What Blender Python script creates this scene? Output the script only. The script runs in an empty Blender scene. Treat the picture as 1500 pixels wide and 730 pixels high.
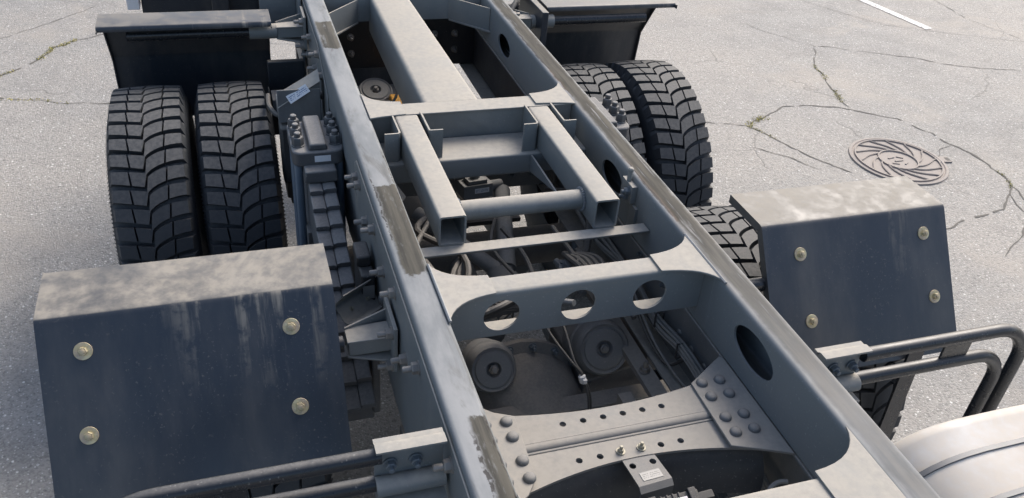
import bpy, bmesh, math, random
from mathutils import Vector, Matrix, Euler, noise as mnoise
R = math.radians
rnd = random.Random(7)
scene = bpy.context.scene
col = scene.collection

# ------------------------------------------------------------------ camera
cam_data = bpy.data.cameras.new("camera")
cam = bpy.data.objects.new("camera", cam_data)
col.objects.link(cam)
cam_data.sensor_width = 36.0
cam_data.lens = 30.0
cam_data.clip_end = 500.0
cam_data.clip_start = 0.05
cr = Vector((0.95055649, -0.30115403, 0.0758196))
cd = Vector((-0.11184068, -0.55973254, -0.82109143))
cf = Vector((0.28971369, 0.77201408, -0.56573867))
m = Matrix((cr, -cd, -cf)).transposed().to_4x4()
m.translation = Vector((-0.74749, 0.0, 2.49602))
cam.matrix_world = m
scene.camera = cam

# ------------------------------------------------------------------ light
SUN_EL, SUN_AZ = 43.0, 50.0          # azimuth measured from +y towards +x
world = bpy.data.worlds.new("World")
scene.world = world
world.use_nodes = True
wn = world.node_tree.nodes
wl = world.node_tree.links
for n in list(wn):
    wn.remove(n)
sky = wn.new("ShaderNodeTexSky")
sky.sky_type = 'NISHITA'
sky.sun_disc = False
sky.sun_elevation = R(SUN_EL)
sky.sun_rotation = R(SUN_AZ)
sky.air_density = 1.0
sky.ozone_density = 0.6
sky.dust_density = 4.0
bg = wn.new("ShaderNodeBackground")
bg.inputs[1].default_value = 0.15
wo = wn.new("ShaderNodeOutputWorld")
wl.new(sky.outputs[0], bg.inputs[0])
wl.new(bg.outputs[0], wo.inputs[0])
sun_d = bpy.data.lights.new("sun", 'SUN')
sun = bpy.data.objects.new("sun", sun_d)
col.objects.link(sun)
sun_d.energy = 1.85
sun_d.angle = R(32)
sun_d.color = (1.0, 0.965, 0.92)
sdir = Vector((math.sin(R(SUN_AZ)) * math.cos(R(SUN_EL)), math.cos(R(SUN_AZ)) * math.cos(R(SUN_EL)), math.sin(R(SUN_EL))))
sun.rotation_euler = sdir.to_track_quat('Z', 'Y').to_euler()
sun.location = (4, 6, 8)
scene.view_settings.view_transform = 'Standard'
scene.view_settings.look = 'None'
scene.view_settings.exposure = 0.66
scene.view_settings.gamma = 1.0

# ------------------------------------------------------------------ materials
class NT:
    def __init__(s, name):
        s.m = bpy.data.materials.new(name)
        s.m.use_nodes = True
        s.t = s.m.node_tree
        for n in list(s.t.nodes):
            s.t.nodes.remove(n)
        s.out = s.n("ShaderNodeOutputMaterial")
        s.b = s.n("ShaderNodeBsdfPrincipled")
        s.t.links.new(s.b.outputs[0], s.out.inputs[0])
        s.tc = s.n("ShaderNodeTexCoord")
        s.obj = s.tc.outputs["Object"]
    def n(s, k):
        return s.t.nodes.new(k)
    def link(s, a, b):
        s.t.links.new(a, b)
    def setin(s, sock, v):
        if hasattr(v, "links"):
            s.link(v, sock)
        else:
            if sock.type == 'RGBA' and len(v) == 3:
                v = (*v, 1)
            sock.default_value = v
    def noise(s, scale, detail=4, rough=.55, vec=None, stretch=None, dist=0.0):
        v = vec or s.obj
        if stretch:
            mp = s.n("ShaderNodeMapping")
            mp.inputs["Scale"].default_value = stretch
            s.link(v, mp.inputs[0])
            v = mp.outputs[0]
        t = s.n("ShaderNodeTexNoise")
        t.inputs["Scale"].default_value = scale
        t.inputs["Detail"].default_value = detail
        t.inputs["Roughness"].default_value = rough
        t.inputs["Distortion"].default_value = dist
        s.link(v, t.inputs["Vector"])
        return t.outputs["Fac"]
    def voro(s, scale, feature='F1', out="Distance", rand=1.0, vec=None):
        t = s.n("ShaderNodeTexVoronoi")
        t.feature = feature
        t.inputs["Scale"].default_value = scale
        t.inputs["Randomness"].default_value = rand
        s.link(vec or s.obj, t.inputs["Vector"])
        return t.outputs[out]
    def ramp(s, f, a, b, lo=0.0, hi=1.0):
        t = s.n("ShaderNodeMapRange")
        t.interpolation_type = 'SMOOTHSTEP'
        s.setin(t.inputs[0], f)
        t.inputs[1].default_value = a
        t.inputs[2].default_value = b
        t.inputs[3].default_value = lo
        t.inputs[4].default_value = hi
        return t.outputs[0]
    def math(s, op, a, b=0.0, c=None):
        t = s.n("ShaderNodeMath")
        t.operation = op
        s.setin(t.inputs[0], a)
        s.setin(t.inputs[1], b)
        if c is not None:
            s.setin(t.inputs[2], c)
        return t.outputs[0]
    def mix(s, f, a, b, mode='MIX'):
        t = s.n("ShaderNodeMix")
        t.data_type = 'RGBA'
        t.blend_type = mode
        s.setin(t.inputs[0], f)
        s.setin(t.inputs[6], a)
        s.setin(t.inputs[7], b)
        return t.outputs[2]
    def up(s):
        g = s.n("ShaderNodeNewGeometry")
        x = s.n("ShaderNodeSeparateXYZ")
        s.link(g.outputs["Normal"], x.inputs[0])
        return x.outputs[2]
    def xyz(s):
        x = s.n("ShaderNodeSeparateXYZ")
        s.link(s.obj, x.inputs[0])
        return x.outputs
    def bump(s, h, strength, distance=.01):
        b = s.n("ShaderNodeBump")
        b.inputs["Strength"].default_value = strength
        b.inputs["Distance"].default_value = distance
        s.link(h, b.inputs["Height"])
        s.link(b.outputs[0], s.b.inputs["Normal"])
    def done(s, base, rough=.5, metal=0.0, spec=None):
        s.setin(s.b.inputs["Base Color"], base)
        s.setin(s.b.inputs["Roughness"], rough)
        s.setin(s.b.inputs["Metallic"], metal)
        if spec is not None:
            s.b.inputs["Specular IOR Level"].default_value = spec
        return s.m

DUST = (.40, .368, .315)

def dusty(name, base, base2=None, rough=.45, dust=DUST, amount=.85, lo=.25, hi=.85, side=.12, metal=0.0, nscale=6.0, spec=.5, bump=.06, wear=False):
    """paint under a layer of dry dust that lies on upward faces"""
    k = NT(name)
    n1 = k.noise(nscale, 6, .62)
    n2 = k.noise(nscale * 9, 4, .6)
    n3 = k.noise(2.2, 3, .5)
    u = k.up()
    lay = k.ramp(u, lo, hi)
    blot = k.ramp(k.math('ADD', k.math('MULTIPLY', n1, .6), k.math('MULTIPLY', n2, .4)), .32, .60, .55, 1.0)
    d = k.math('MULTIPLY', k.math('MULTIPLY', lay, blot), amount)
    sd = k.math('MULTIPLY', k.ramp(k.noise(3.5, 6, .65, stretch=(1, 1, .35)), .45, .75), side)
    d = k.math('MAXIMUM', d, sd)
    c = k.mix(n3, base, base2 or tuple(x * .8 for x in base))
    speck = k.ramp(k.noise(160, 2, .5), .66, .74)
    c = k.mix(k.math('MULTIPLY', speck, .25), c, (.5, .48, .44))
    grime = k.math('MULTIPLY', k.ramp(k.noise(2.6, 7, .68, dist=.7), .52, .68), .5)
    c = k.mix(grime, c, tuple(x * .62 + .004 for x in base))
    scr = k.ramp(k.noise(22, 5, .7, stretch=(1, 1, .25), dist=1.0), .66, .75)
    c = k.mix(k.math('MULTIPLY', scr, .18), c, (.42, .44, .46))
    bv = k.n("ShaderNodeBevel")
    bv.samples = 4
    bv.inputs[0].default_value = .005
    gn = k.n("ShaderNodeNewGeometry")
    dp = k.n("ShaderNodeVectorMath")
    dp.operation = 'DOT_PRODUCT'
    k.link(bv.outputs[0], dp.inputs[0])
    k.link(gn.outputs["Normal"], dp.inputs[1])
    edge = k.math('MULTIPLY', k.ramp(dp.outputs["Value"], .985, .90), k.ramp(n2, .42, .62))
    c = k.mix(k.math('MULTIPLY', edge, .55), c, (.26, .225, .19) if wear else c)
    chip = k.math('MULTIPLY', k.ramp(k.noise(75, 3, .6), .70, .74), k.ramp(n1, .48, .62))
    c = k.mix(k.math('MULTIPLY', chip, .6 if wear else 0), c, (.14, .09, .06))
    d2 = k.mix(n2, tuple(x * .86 for x in dust), tuple(min(1, x * 1.1) for x in dust))
    c = k.mix(d, c, d2)
    r = k.math('ADD', k.math('MULTIPLY', d, .45), rough)
    r = k.math('MINIMUM', k.math('ADD', r, k.math('MULTIPLY', k.math('SUBTRACT', n1, .5), .25)), .95)
    k.bump(k.math('ADD', k.math('MULTIPLY', n2, .6), k.math('MULTIPLY', d, .5)), bump, .004)
    return k.done(c, r, metal, spec)

def mat_rail(name, kind):
    k = NT(name)
    x, y, z = k.xyz()
    n1 = k.noise(7, 6, .6)
    n2 = k.noise(55, 4, .6)
    nl = k.noise(9, 5, .6, stretch=(6, .35, 6))
    wob = k.math('ADD', k.math('MULTIPLY', k.math('SUBTRACT', k.noise(11, 6, .7), .5), .10), k.math('MULTIPLY', k.math('SUBTRACT', k.noise(48, 4, .6), .5), .022))
    u = k.up()
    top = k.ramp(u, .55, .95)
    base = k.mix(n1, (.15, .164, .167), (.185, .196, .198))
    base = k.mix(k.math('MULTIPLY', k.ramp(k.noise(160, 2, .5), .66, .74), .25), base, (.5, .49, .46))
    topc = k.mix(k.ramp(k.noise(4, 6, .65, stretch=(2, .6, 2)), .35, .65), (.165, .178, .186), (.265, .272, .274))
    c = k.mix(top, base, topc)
    def window(s, a, b, e=.0055):
        return k.math('MULTIPLY', k.ramp(s, a - e, a + e), k.ramp(s, b - e, b + e, 1.0, 0.0))
    yw = k.math('ADD', y, wob)
    xw = k.math('ADD', x, k.math('MULTIPLY', wob, .25))
    brown = k.mix(k.ramp(nl, .35, .65), (.036, .033, .026), (.082, .075, .058))
    dark = (.035, .032, .03)
    if kind == 'left':
        mask = k.math('MULTIPLY', window(yw, 3.03, 3.31), window(xw, -.414, -.352))
        m2 = k.math('MULTIPLY', window(yw, 1.605, 2.02), window(xw, -.408, -.344))
        m3 = k.math('MULTIPLY', window(yw, .62, 1.125), window(xw, -.384, -.346))
        mask = k.math('MULTIPLY', k.math('MAXIMUM', k.math('MAXIMUM', mask, m2), m3), k.ramp(k.noise(16, 5, .7, stretch=(3, .6, 3)), .30, .46, .45, 1.0))
        smear = k.math('MULTIPLY', k.ramp(k.noise(5, 6, .7, stretch=(3, .5, 3), dist=.6), .53, .66), .5)
        mask = k.math('MAXIMUM', mask, smear)
        ln = k.math('MULTIPLY', k.math('MULTIPLY', window(xw, -.352, -.3465, .001), window(y, 1.9, 2.22, .03)), k.ramp(n2, .40, .5))
        ln2 = k.math('MULTIPLY', k.math('MULTIPLY', window(xw, -.413, -.4085, .001), window(y, 1.75, 2.08, .03)), k.ramp(n2, .45, .55))
        ln3 = k.math('MULTIPLY', k.math('MULTIPLY', window(xw, -.392, -.384, .001), window(y, .62, 1.08, .03)), k.ramp(n2, .35, .5))
        ln4 = k.math('MULTIPLY', k.math('MULTIPLY', window(xw, -.353, -.3465, .001), window(y, .62, 1.13, .03)), k.ramp(n2, .35, .5))
        marks = k.math('MAXIMUM', k.math('MAXIMUM', ln, ln2), k.math('MAXIMUM', ln3, ln4))
    else:
        st = k.math('MULTIPLY', window(xw, .362, .414, .008), k.ramp(y, .8, 1.9, .4, 1.0))
        st = k.math('MULTIPLY', st, k.ramp(nl, .30, .42))
        mask = k.math('MAXIMUM', st, k.math('MULTIPLY', window(yw, 2.5, 3.0), window(xw, .36, .412, .005)))
        silver = k.math('MULTIPLY', k.math('MULTIPLY', window(xw, .372, .416, .003), k.ramp(nl, .46, .60)), k.ramp(y, 2.9, 2.0))
        c = k.mix(k.math('MULTIPLY', k.math('MULTIPLY', silver, top), .35), c, (.28, .27, .255))
        dst = k.math('MULTIPLY', k.ramp(k.noise(5, 5, .6), .35, .65), top)
        c = k.mix(k.math('MULTIPLY', dst, .5), c, (.23, .215, .195))
        marks = k.math('MULTIPLY', k.math('MULTIPLY', window(xw, .354, .362, .002), k.ramp(nl, .5, .56)), k.ramp(y, 1.2, 2.0))
        rust = k.math('MULTIPLY', k.math('MULTIPLY', window(xw, .357, .372, .003), window(yw, 1.7, 2.75)), k.ramp(n1, .45, .6))
        c = k.mix(k.math('MULTIPLY', rust, .8), c, (.13, .085, .062))
    c = k.mix(k.math('MULTIPLY', k.math('MULTIPLY', mask, top), .92), c, brown)
    c = k.mix(k.math('MULTIPLY', k.math('MULTIPLY', marks, top), .9), c, dark)
    drip = k.ramp(k.noise(30, 4, .7, stretch=(1, 1, .06)), .60, .72)
    c = k.mix(k.math('MULTIPLY', k.math('MULTIPLY', drip, k.ramp(u, .5, .2)), .13), c, (.4, .41, .42))
    k.bump(k.math('ADD', n2, k.math('MULTIPLY', nl, .5)), .08, .004)
    r = k.math('ADD', .52, k.math('MULTIPLY', n1, .25))
    return k.done(c, k.math('ADD', r, k.math('MULTIPLY', k.math('MULTIPLY', mask, top), .2)), 0.0, .22)

def mat_fender(name, kind):
    """black painted sheet, water-stained dust on its flat top, runs of dust down the slope"""
    k = NT(name)
    x, y, z = k.xyz()
    u = k.up()
    n1 = k.noise(5, 7, .66, dist=.6)
    n2 = k.noise(28, 6, .65)
    n3 = k.noise(140, 3, .6)
    fl = k.noise(3, 5, .6)
    base = k.mix(fl, (.016, .0225, .033), (.026, .034, .046))
    flat = k.ramp(u, .86, .97)
    big = k.ramp(k.noise(3.3, 5, .6, dist=1.6), .34, .56, .5, 1.0)
    d = k.math('MULTIPLY', flat, k.math('MULTIPLY', big, k.ramp(k.math('ADD', k.math('MULTIPLY', n1, .5), k.math('MULTIPLY', n2, .5)), .36, .58, .4, 1.0)))
    d = k.math('MULTIPLY', d, .92 if kind == 'near' else .5)
    run = k.noise(26, 6, .65, stretch=(1, .08, .08))
    region = k.math('ADD', k.math('MULTIPLY', k.ramp(x, -1.0, -.82), k.ramp(x, -.57, -.64)), k.math('MULTIPLY', k.ramp(k.noise(5.5, 3, .5, stretch=(1, .1, .1)), .48, .6), .45))
    region = k.math('MINIMUM', region, 1.0)
    run = k.math('MULTIPLY', k.math('MULTIPLY', k.ramp(run, .46, .62), region), k.ramp(k.math('ADD', z, k.math('MULTIPLY', k.math('SUBTRACT', n1, .5), .25)), 1.02, 1.26))
    run = k.math('MULTIPLY', k.math('MULTIPLY', run, k.ramp(n2, .33, .55)), .72)
    film = k.math('MULTIPLY', k.ramp(k.noise(4.2, 6, .65, stretch=(1, .3, .3)), .38, .75), .20)
    spl = k.math('MULTIPLY', k.ramp(n3, .60, .68), k.ramp(n1, .36, .58))
    d = k.math('MAXIMUM', d, k.math('MAXIMUM', run, film))
    d = k.math('MAXIMUM', d, k.math('MULTIPLY', spl, k.math('MULTIPLY', n2, .45)))
    dc = k.mix(n1, (.25, .224, .18), (.345, .318, .272))
    c = k.mix(d, base, dc)
    # sharp scratches and a few rain rings left in the dust
    vr = k.voro(7.0)
    ring = k.math('MULTIPLY', k.ramp(vr, .03, .05), k.ramp(vr, .075, .10, 1.0, 0.0))
    ring = k.math('MULTIPLY', ring, k.ramp(k.noise(1.9, 2, .5), .52, .6))
    c = k.mix(k.math('MULTIPLY', k.math('MULTIPLY', ring, flat), .5), c, (.10, .09, .08))
    r = k.math('ADD', .34, k.math('MULTIPLY', d, .5))
    r = k.math('ADD', r, k.math('MULTIPLY', k.math('SUBTRACT', n2, .5), .18))
    k.bump(k.math('ADD', k.math('MULTIPLY', n2, .5), k.math('MULTIPLY', n1, .8)), .10, .006)
    return k.done(c, r, 0, .55)

def mat_tyre(name):
    k = NT(name)
    n1 = k.noise(6, 5, .6)
    n2 = k.noise(70, 4, .6)
    u = k.up()
    c = k.mix(n1, (.023, .027, .033), (.040, .045, .051))
    d = k.math('MULTIPLY', k.ramp(u, .2, .95, .05, .55), k.ramp(n2, .3, .7, .35, 1.0))
    d = k.math('MAXIMUM', d, k.math('MULTIPLY', k.ramp(n1, .5, .72), .16))
    c = k.mix(d, c, (.17, .165, .155))
    k.bump(n2, .25, .003)
    return k.done(c, k.math('ADD', .56, k.math('MULTIPLY', n2, .25)), 0, .4)

def mat_asphalt(name):
    k = NT(name)
    big = k.noise(.55, 5, .6)
    mid = k.noise(3.5, 6, .62)
    fine = k.noise(60, 4, .65)
    vo = k.n("ShaderNodeTexVoronoi")
    vo.inputs["Scale"].default_value = 105
    k.link(k.obj, vo.inputs["Vector"])
    sep = k.n("ShaderNodeSeparateColor")
    k.link(vo.outputs["Color"], sep.inputs[0])
    vd = vo.outputs["Distance"]
    vo2 = k.n("ShaderNodeTexVoronoi")
    vo2.inputs["Scale"].default_value = 48
    k.link(k.obj, vo2.inputs["Vector"])
    sep2 = k.n("ShaderNodeSeparateColor")
    k.link(vo2.outputs["Color"], sep2.inputs[0])
    c = k.mix(k.ramp(mid, .3, .7), (.222, .218, .207), (.288, .282, .267))
    c = k.mix(k.ramp(big, .35, .65), c, (.315, .298, .272))
    # pale and dark aggregate
    st = k.math('MULTIPLY', k.ramp(vd, .30, .42, 1.0, 0.0), k.ramp(sep.outputs[0], .70, .80))
    c = k.mix(k.math('MULTIPLY', st, .6), c, (.56, .55, .53))
    st2 = k.math('MULTIPLY', k.ramp(vo2.outputs["Distance"], .20, .30, 1.0, 0.0), k.ramp(sep2.outputs[0], .84, .88))
    c = k.mix(k.math('MULTIPLY', st2, .8), c, (.66, .65, .63))
    dk = k.ramp(sep.outputs[1], .62, .8)
    c = k.mix(k.math('MULTIPLY', dk, .38), c, (.12, .119, .115))
    pit = k.ramp(fine, .34, .46, 1.0, 0.0)
    c = k.mix(k.math('MULTIPLY', pit, .55), c, (.085, .085, .085))
    # hair cracks
    wv = k.n("ShaderNodeMix")
    wv.data_type = 'VECTOR'
    nn = k.n("ShaderNodeTexNoise")
    nn.inputs["Scale"].default_value = 2.2
    nn.inputs["Detail"].default_value = 6
    k.link(k.obj, nn.inputs["Vector"])
    wv.inputs[0].default_value = .25
    k.link(k.obj, wv.inputs[4])
    k.link(nn.outputs["Color"], wv.inputs[5])
    ce = k.voro(.85, 'DISTANCE_TO_EDGE', vec=wv.outputs[1])
    hair = k.math('MULTIPLY', k.ramp(ce, .0, .0055, 1.0, 0.0), k.ramp(k.noise(1.1, 3, .5), .47, .6))
    c = k.mix(k.math('MULTIPLY', hair, .5), c, (.10, .097, .09))
    h = k.math('ADD', k.math('MULTIPLY', k.ramp(vd, .1, .6, 1.0, 0.0), .7), k.math('MULTIPLY', fine, .9))
    h = k.math('SUBTRACT', h, k.math('MULTIPLY', hair, .8))
    stain = k.math('MULTIPLY', k.ramp(k.noise(1.7, 5, .65, dist=.8), .56, .70), .30)
    c = k.mix(stain, c, (.15, .145, .138))
    tanp = k.math('MULTIPLY', k.ramp(k.noise(.9, 4, .6, dist=.5), .54, .68), .5)
    c = k.mix(tanp, c, (.335, .305, .265))
    k.bump(h, .40, .009)
    return k.done(c, .74, 0, .42)

def simple(name, base, rough=.5, metal=0.0, var=.25, scale=18, spec=.5, bump=.05):
    k = NT(name)
    n = k.noise(scale, 5, .6)
    c = k.mix(n, tuple(x * (1 - var) for x in base), tuple(min(1, x * (1 + var)) for x in base))
    k.bump(n, bump, .004)
    return k.done(c, k.math('ADD', rough - .1, k.math('MULTIPLY', n, .2)), metal, spec)

def mat_label(name, ink, paper=(.72, .74, .76)):
    """white sticker with rows of small print"""
    k = NT(name)
    g = k.tc.outputs["Generated"]
    mp = k.n("ShaderNodeMapping")
    mp.inputs["Scale"].default_value = (16, 5, 5)
    k.link(g, mp.inputs[0])
    s = k.n("ShaderNodeSeparateXYZ")
    k.link(mp.outputs[0], s.inputs[0])
    g2 = k.n("ShaderNodeSeparateXYZ")
    k.link(g, g2.inputs[0])
    row = k.ramp(k.math('ABSOLUTE', k.math('SUBTRACT', k.math('FRACT', s.outputs[1]), .5)), .24, .27, 1.0, 0.0)
    wn_ = k.n("ShaderNodeTexWhiteNoise")
    wn_.noise_dimensions = '2D'
    cb = k.n("ShaderNodeCombineXYZ")
    k.link(k.math('FLOOR', k.math('MULTIPLY', s.outputs[0], 2)), cb.inputs[0])
    k.link(k.math('FLOOR', s.outputs[1]), cb.inputs[1])
    k.link(cb.outputs[0], wn_.inputs[0])
    ch = k.math('GREATER_THAN', wn_.outputs[0], .38)
    ins = k.math('MULTIPLY', k.ramp(k.math('ABSOLUTE', k.math('SUBTRACT', g2.outputs[0], .5)), .42, .44, 1.0, 0.0),
                 k.ramp(k.math('ABSOLUTE', k.math('SUBTRACT', g2.outputs[1], .5)), .32, .36, 1.0, 0.0))
    f = k.math('MULTIPLY', k.math('MULTIPLY', row, ch), ins)
    c = k.mix(k.math('MULTIPLY', f, .85), paper, ink)
    return k.done(c, .45)

def mat_zinc(name):
    k = NT(name)
    n = k.noise(35, 3, .5)
    n2 = k.noise(90, 3, .5)
    c = k.mix(k.ramp(n, .35, .65), (.47, .41, .235), (.46, .36, .27))
    c = k.mix(k.ramp(n2, .5, .7), c, (.55, .50, .32))
    return k.done(c, .5, .25, .5)

def mat_lane(name):
    k = NT(name)
    n = k.noise(28, 5, .65)
    n2 = k.noise(120, 3, .6)
    w = k.ramp(k.math('ADD', k.math('MULTIPLY', n, .6), k.math('MULTIPLY', n2, .4)), .40, .52)
    c = k.mix(w, (.25, .245, .235), (.70, .69, .67))
    k.bump(n2, .4, .006)
    return k.done(c, .75)

M = {}
M['frame'] = dusty('frame_paint', (.15, .165, .167), (.178, .191, .193), rough=.46, amount=.88, side=.2, wear=True)
M['frame_dark'] = dusty('chassis_paint', (.13, .138, .142), (.165, .172, .175), rough=.55, amount=.85, side=.42, lo=.15, dust=(.40, .362, .305))
M['cast'] = dusty('cast_iron', (.085, .086, .088), (.12, .119, .118), rough=.62, amount=.75, side=.5, lo=.1, dust=(.30, .272, .235), bump=.2, nscale=14)
M['rail_l'] = mat_rail('left_rail_paint', 'left')
M['rail_r'] = mat_rail('right_rail_paint', 'right')
M['fender'] = mat_fender('fender_black', 'near')
M['fender_far'] = mat_fender('far_fender_black', 'far')
M['tyre'] = mat_tyre('tyre_rubber')
M['pipe'] = dusty('pipe_black', (.010, .012, .016), (.014, .017, .021), rough=.27, amount=.48, lo=.7, hi=1.1, side=.06, dust=(.27, .255, .235), nscale=16)
M['spring'] = dusty('spring_steel', (.065, .068, .072), (.09, .092, .095), rough=.5, amount=.85, side=.22, dust=(.27, .262, .25), nscale=12)
M['ubolt'] = simple('ubolt_grey', (.16, .21, .27), .35, .35)
M['bolt'] = simple('bolt_steel', (.24, .225, .205), .5, .35, scale=60)
M['bolt_dark'] = simple('bolt_painted', (.13, .15, .165), .5, .1, scale=60)
M['rivet'] = dusty('rivet_paint', (.13, .138, .142), rough=.5, amount=.75, dust=(.29, .272, .245), lo=.5, hi=1.0, nscale=40)
M['zinc'] = mat_zinc('zinc_yellow')
M['hose'] = dusty('hose_black', (.026, .027, .029), (.045, .045, .046), rough=.55, amount=.7, side=.35, lo=.1, dust=(.24, .222, .195), nscale=22)
M['cable'] = dusty('cable_grey', (.20, .196, .185), (.27, .262, .245), rough=.6, amount=.5, side=.3, dust=(.30, .28, .25), nscale=22)
M['rod'] = dusty('rod_grey', (.12, .135, .147), (.155, .168, .178), rough=.5, amount=.65, side=.25, dust=(.30, .285, .26), nscale=12)
M['chamber'] = dusty('chamber_black', (.022, .026, .032), (.035, .038, .043), rough=.42, amount=.65, side=.28, lo=.45, hi=1.0, dust=(.2, .185, .165), nscale=9)
M['drum'] = dusty('brake_drum_grey', (.135, .142, .15), (.175, .18, .185), rough=.48, amount=.65, side=.5, lo=.3, hi=.9, dust=(.36, .335, .295), nscale=14)
M['tank'] = dusty('tank_aluminium', (.70, .715, .72), (.64, .655, .66), rough=.42, amount=.9, side=.45, lo=.2, hi=.9, dust=(.60, .54, .46), metal=.15, nscale=5.0)
M['strap'] = simple('strap_steel', (.13, .135, .14), .5, .3)
M['tan'] = dusty('dusty_plate', (.20, .19, .175), (.23, .218, .20), rough=.6, amount=.8, side=.5, dust=(.36, .325, .275), nscale=9)
M['plastic'] = dusty('black_plastic', (.018, .019, .021), (.028, .029, .031), rough=.5, amount=.45, side=.12, dust=(.2, .19, .175), nscale=20)
M['orange'] = simple('orange_paint', (.62, .30, .04), .55, 0, .3, 9)
M['white'] = simple('white_paint', (.7, .7, .7), .5, 0, .12, 9)
M['clip'] = simple('white_plastic', (.62, .62, .60), .5, 0, .25, 120)
M['label'] = mat_label('label_blue', (.13, .2, .34))
M['label_dark'] = mat_label('label_black', (.08, .08, .085), (.27, .265, .25))
M['label_red'] = mat_label('label_red_print', (.45, .06, .05), (.8, .8, .79))
M['asphalt'] = mat_asphalt('asphalt')
M['crack'] = simple('crack_dirt', (.125, .118, .105), .9, 0, .4, 70)
M['moss'] = simple('moss', (.40, .36, .13), .9, 0, .4, 40)
M['iron'] = dusty('manhole_iron', (.28, .238, .21), (.335, .29, .26), rough=.65, amount=.88, side=.25, lo=.6, hi=.95, dust=(.37, .338, .302), nscale=12)
M['zinc_dull'] = simple('zinc_dull', (.36, .335, .26), .55, .2, .3, 60)
M['lane'] = mat_lane('lane_paint')
M['bare'] = simple('weld_bead', (.2, .21, .22), .45, .3, .3, 120)

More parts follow.
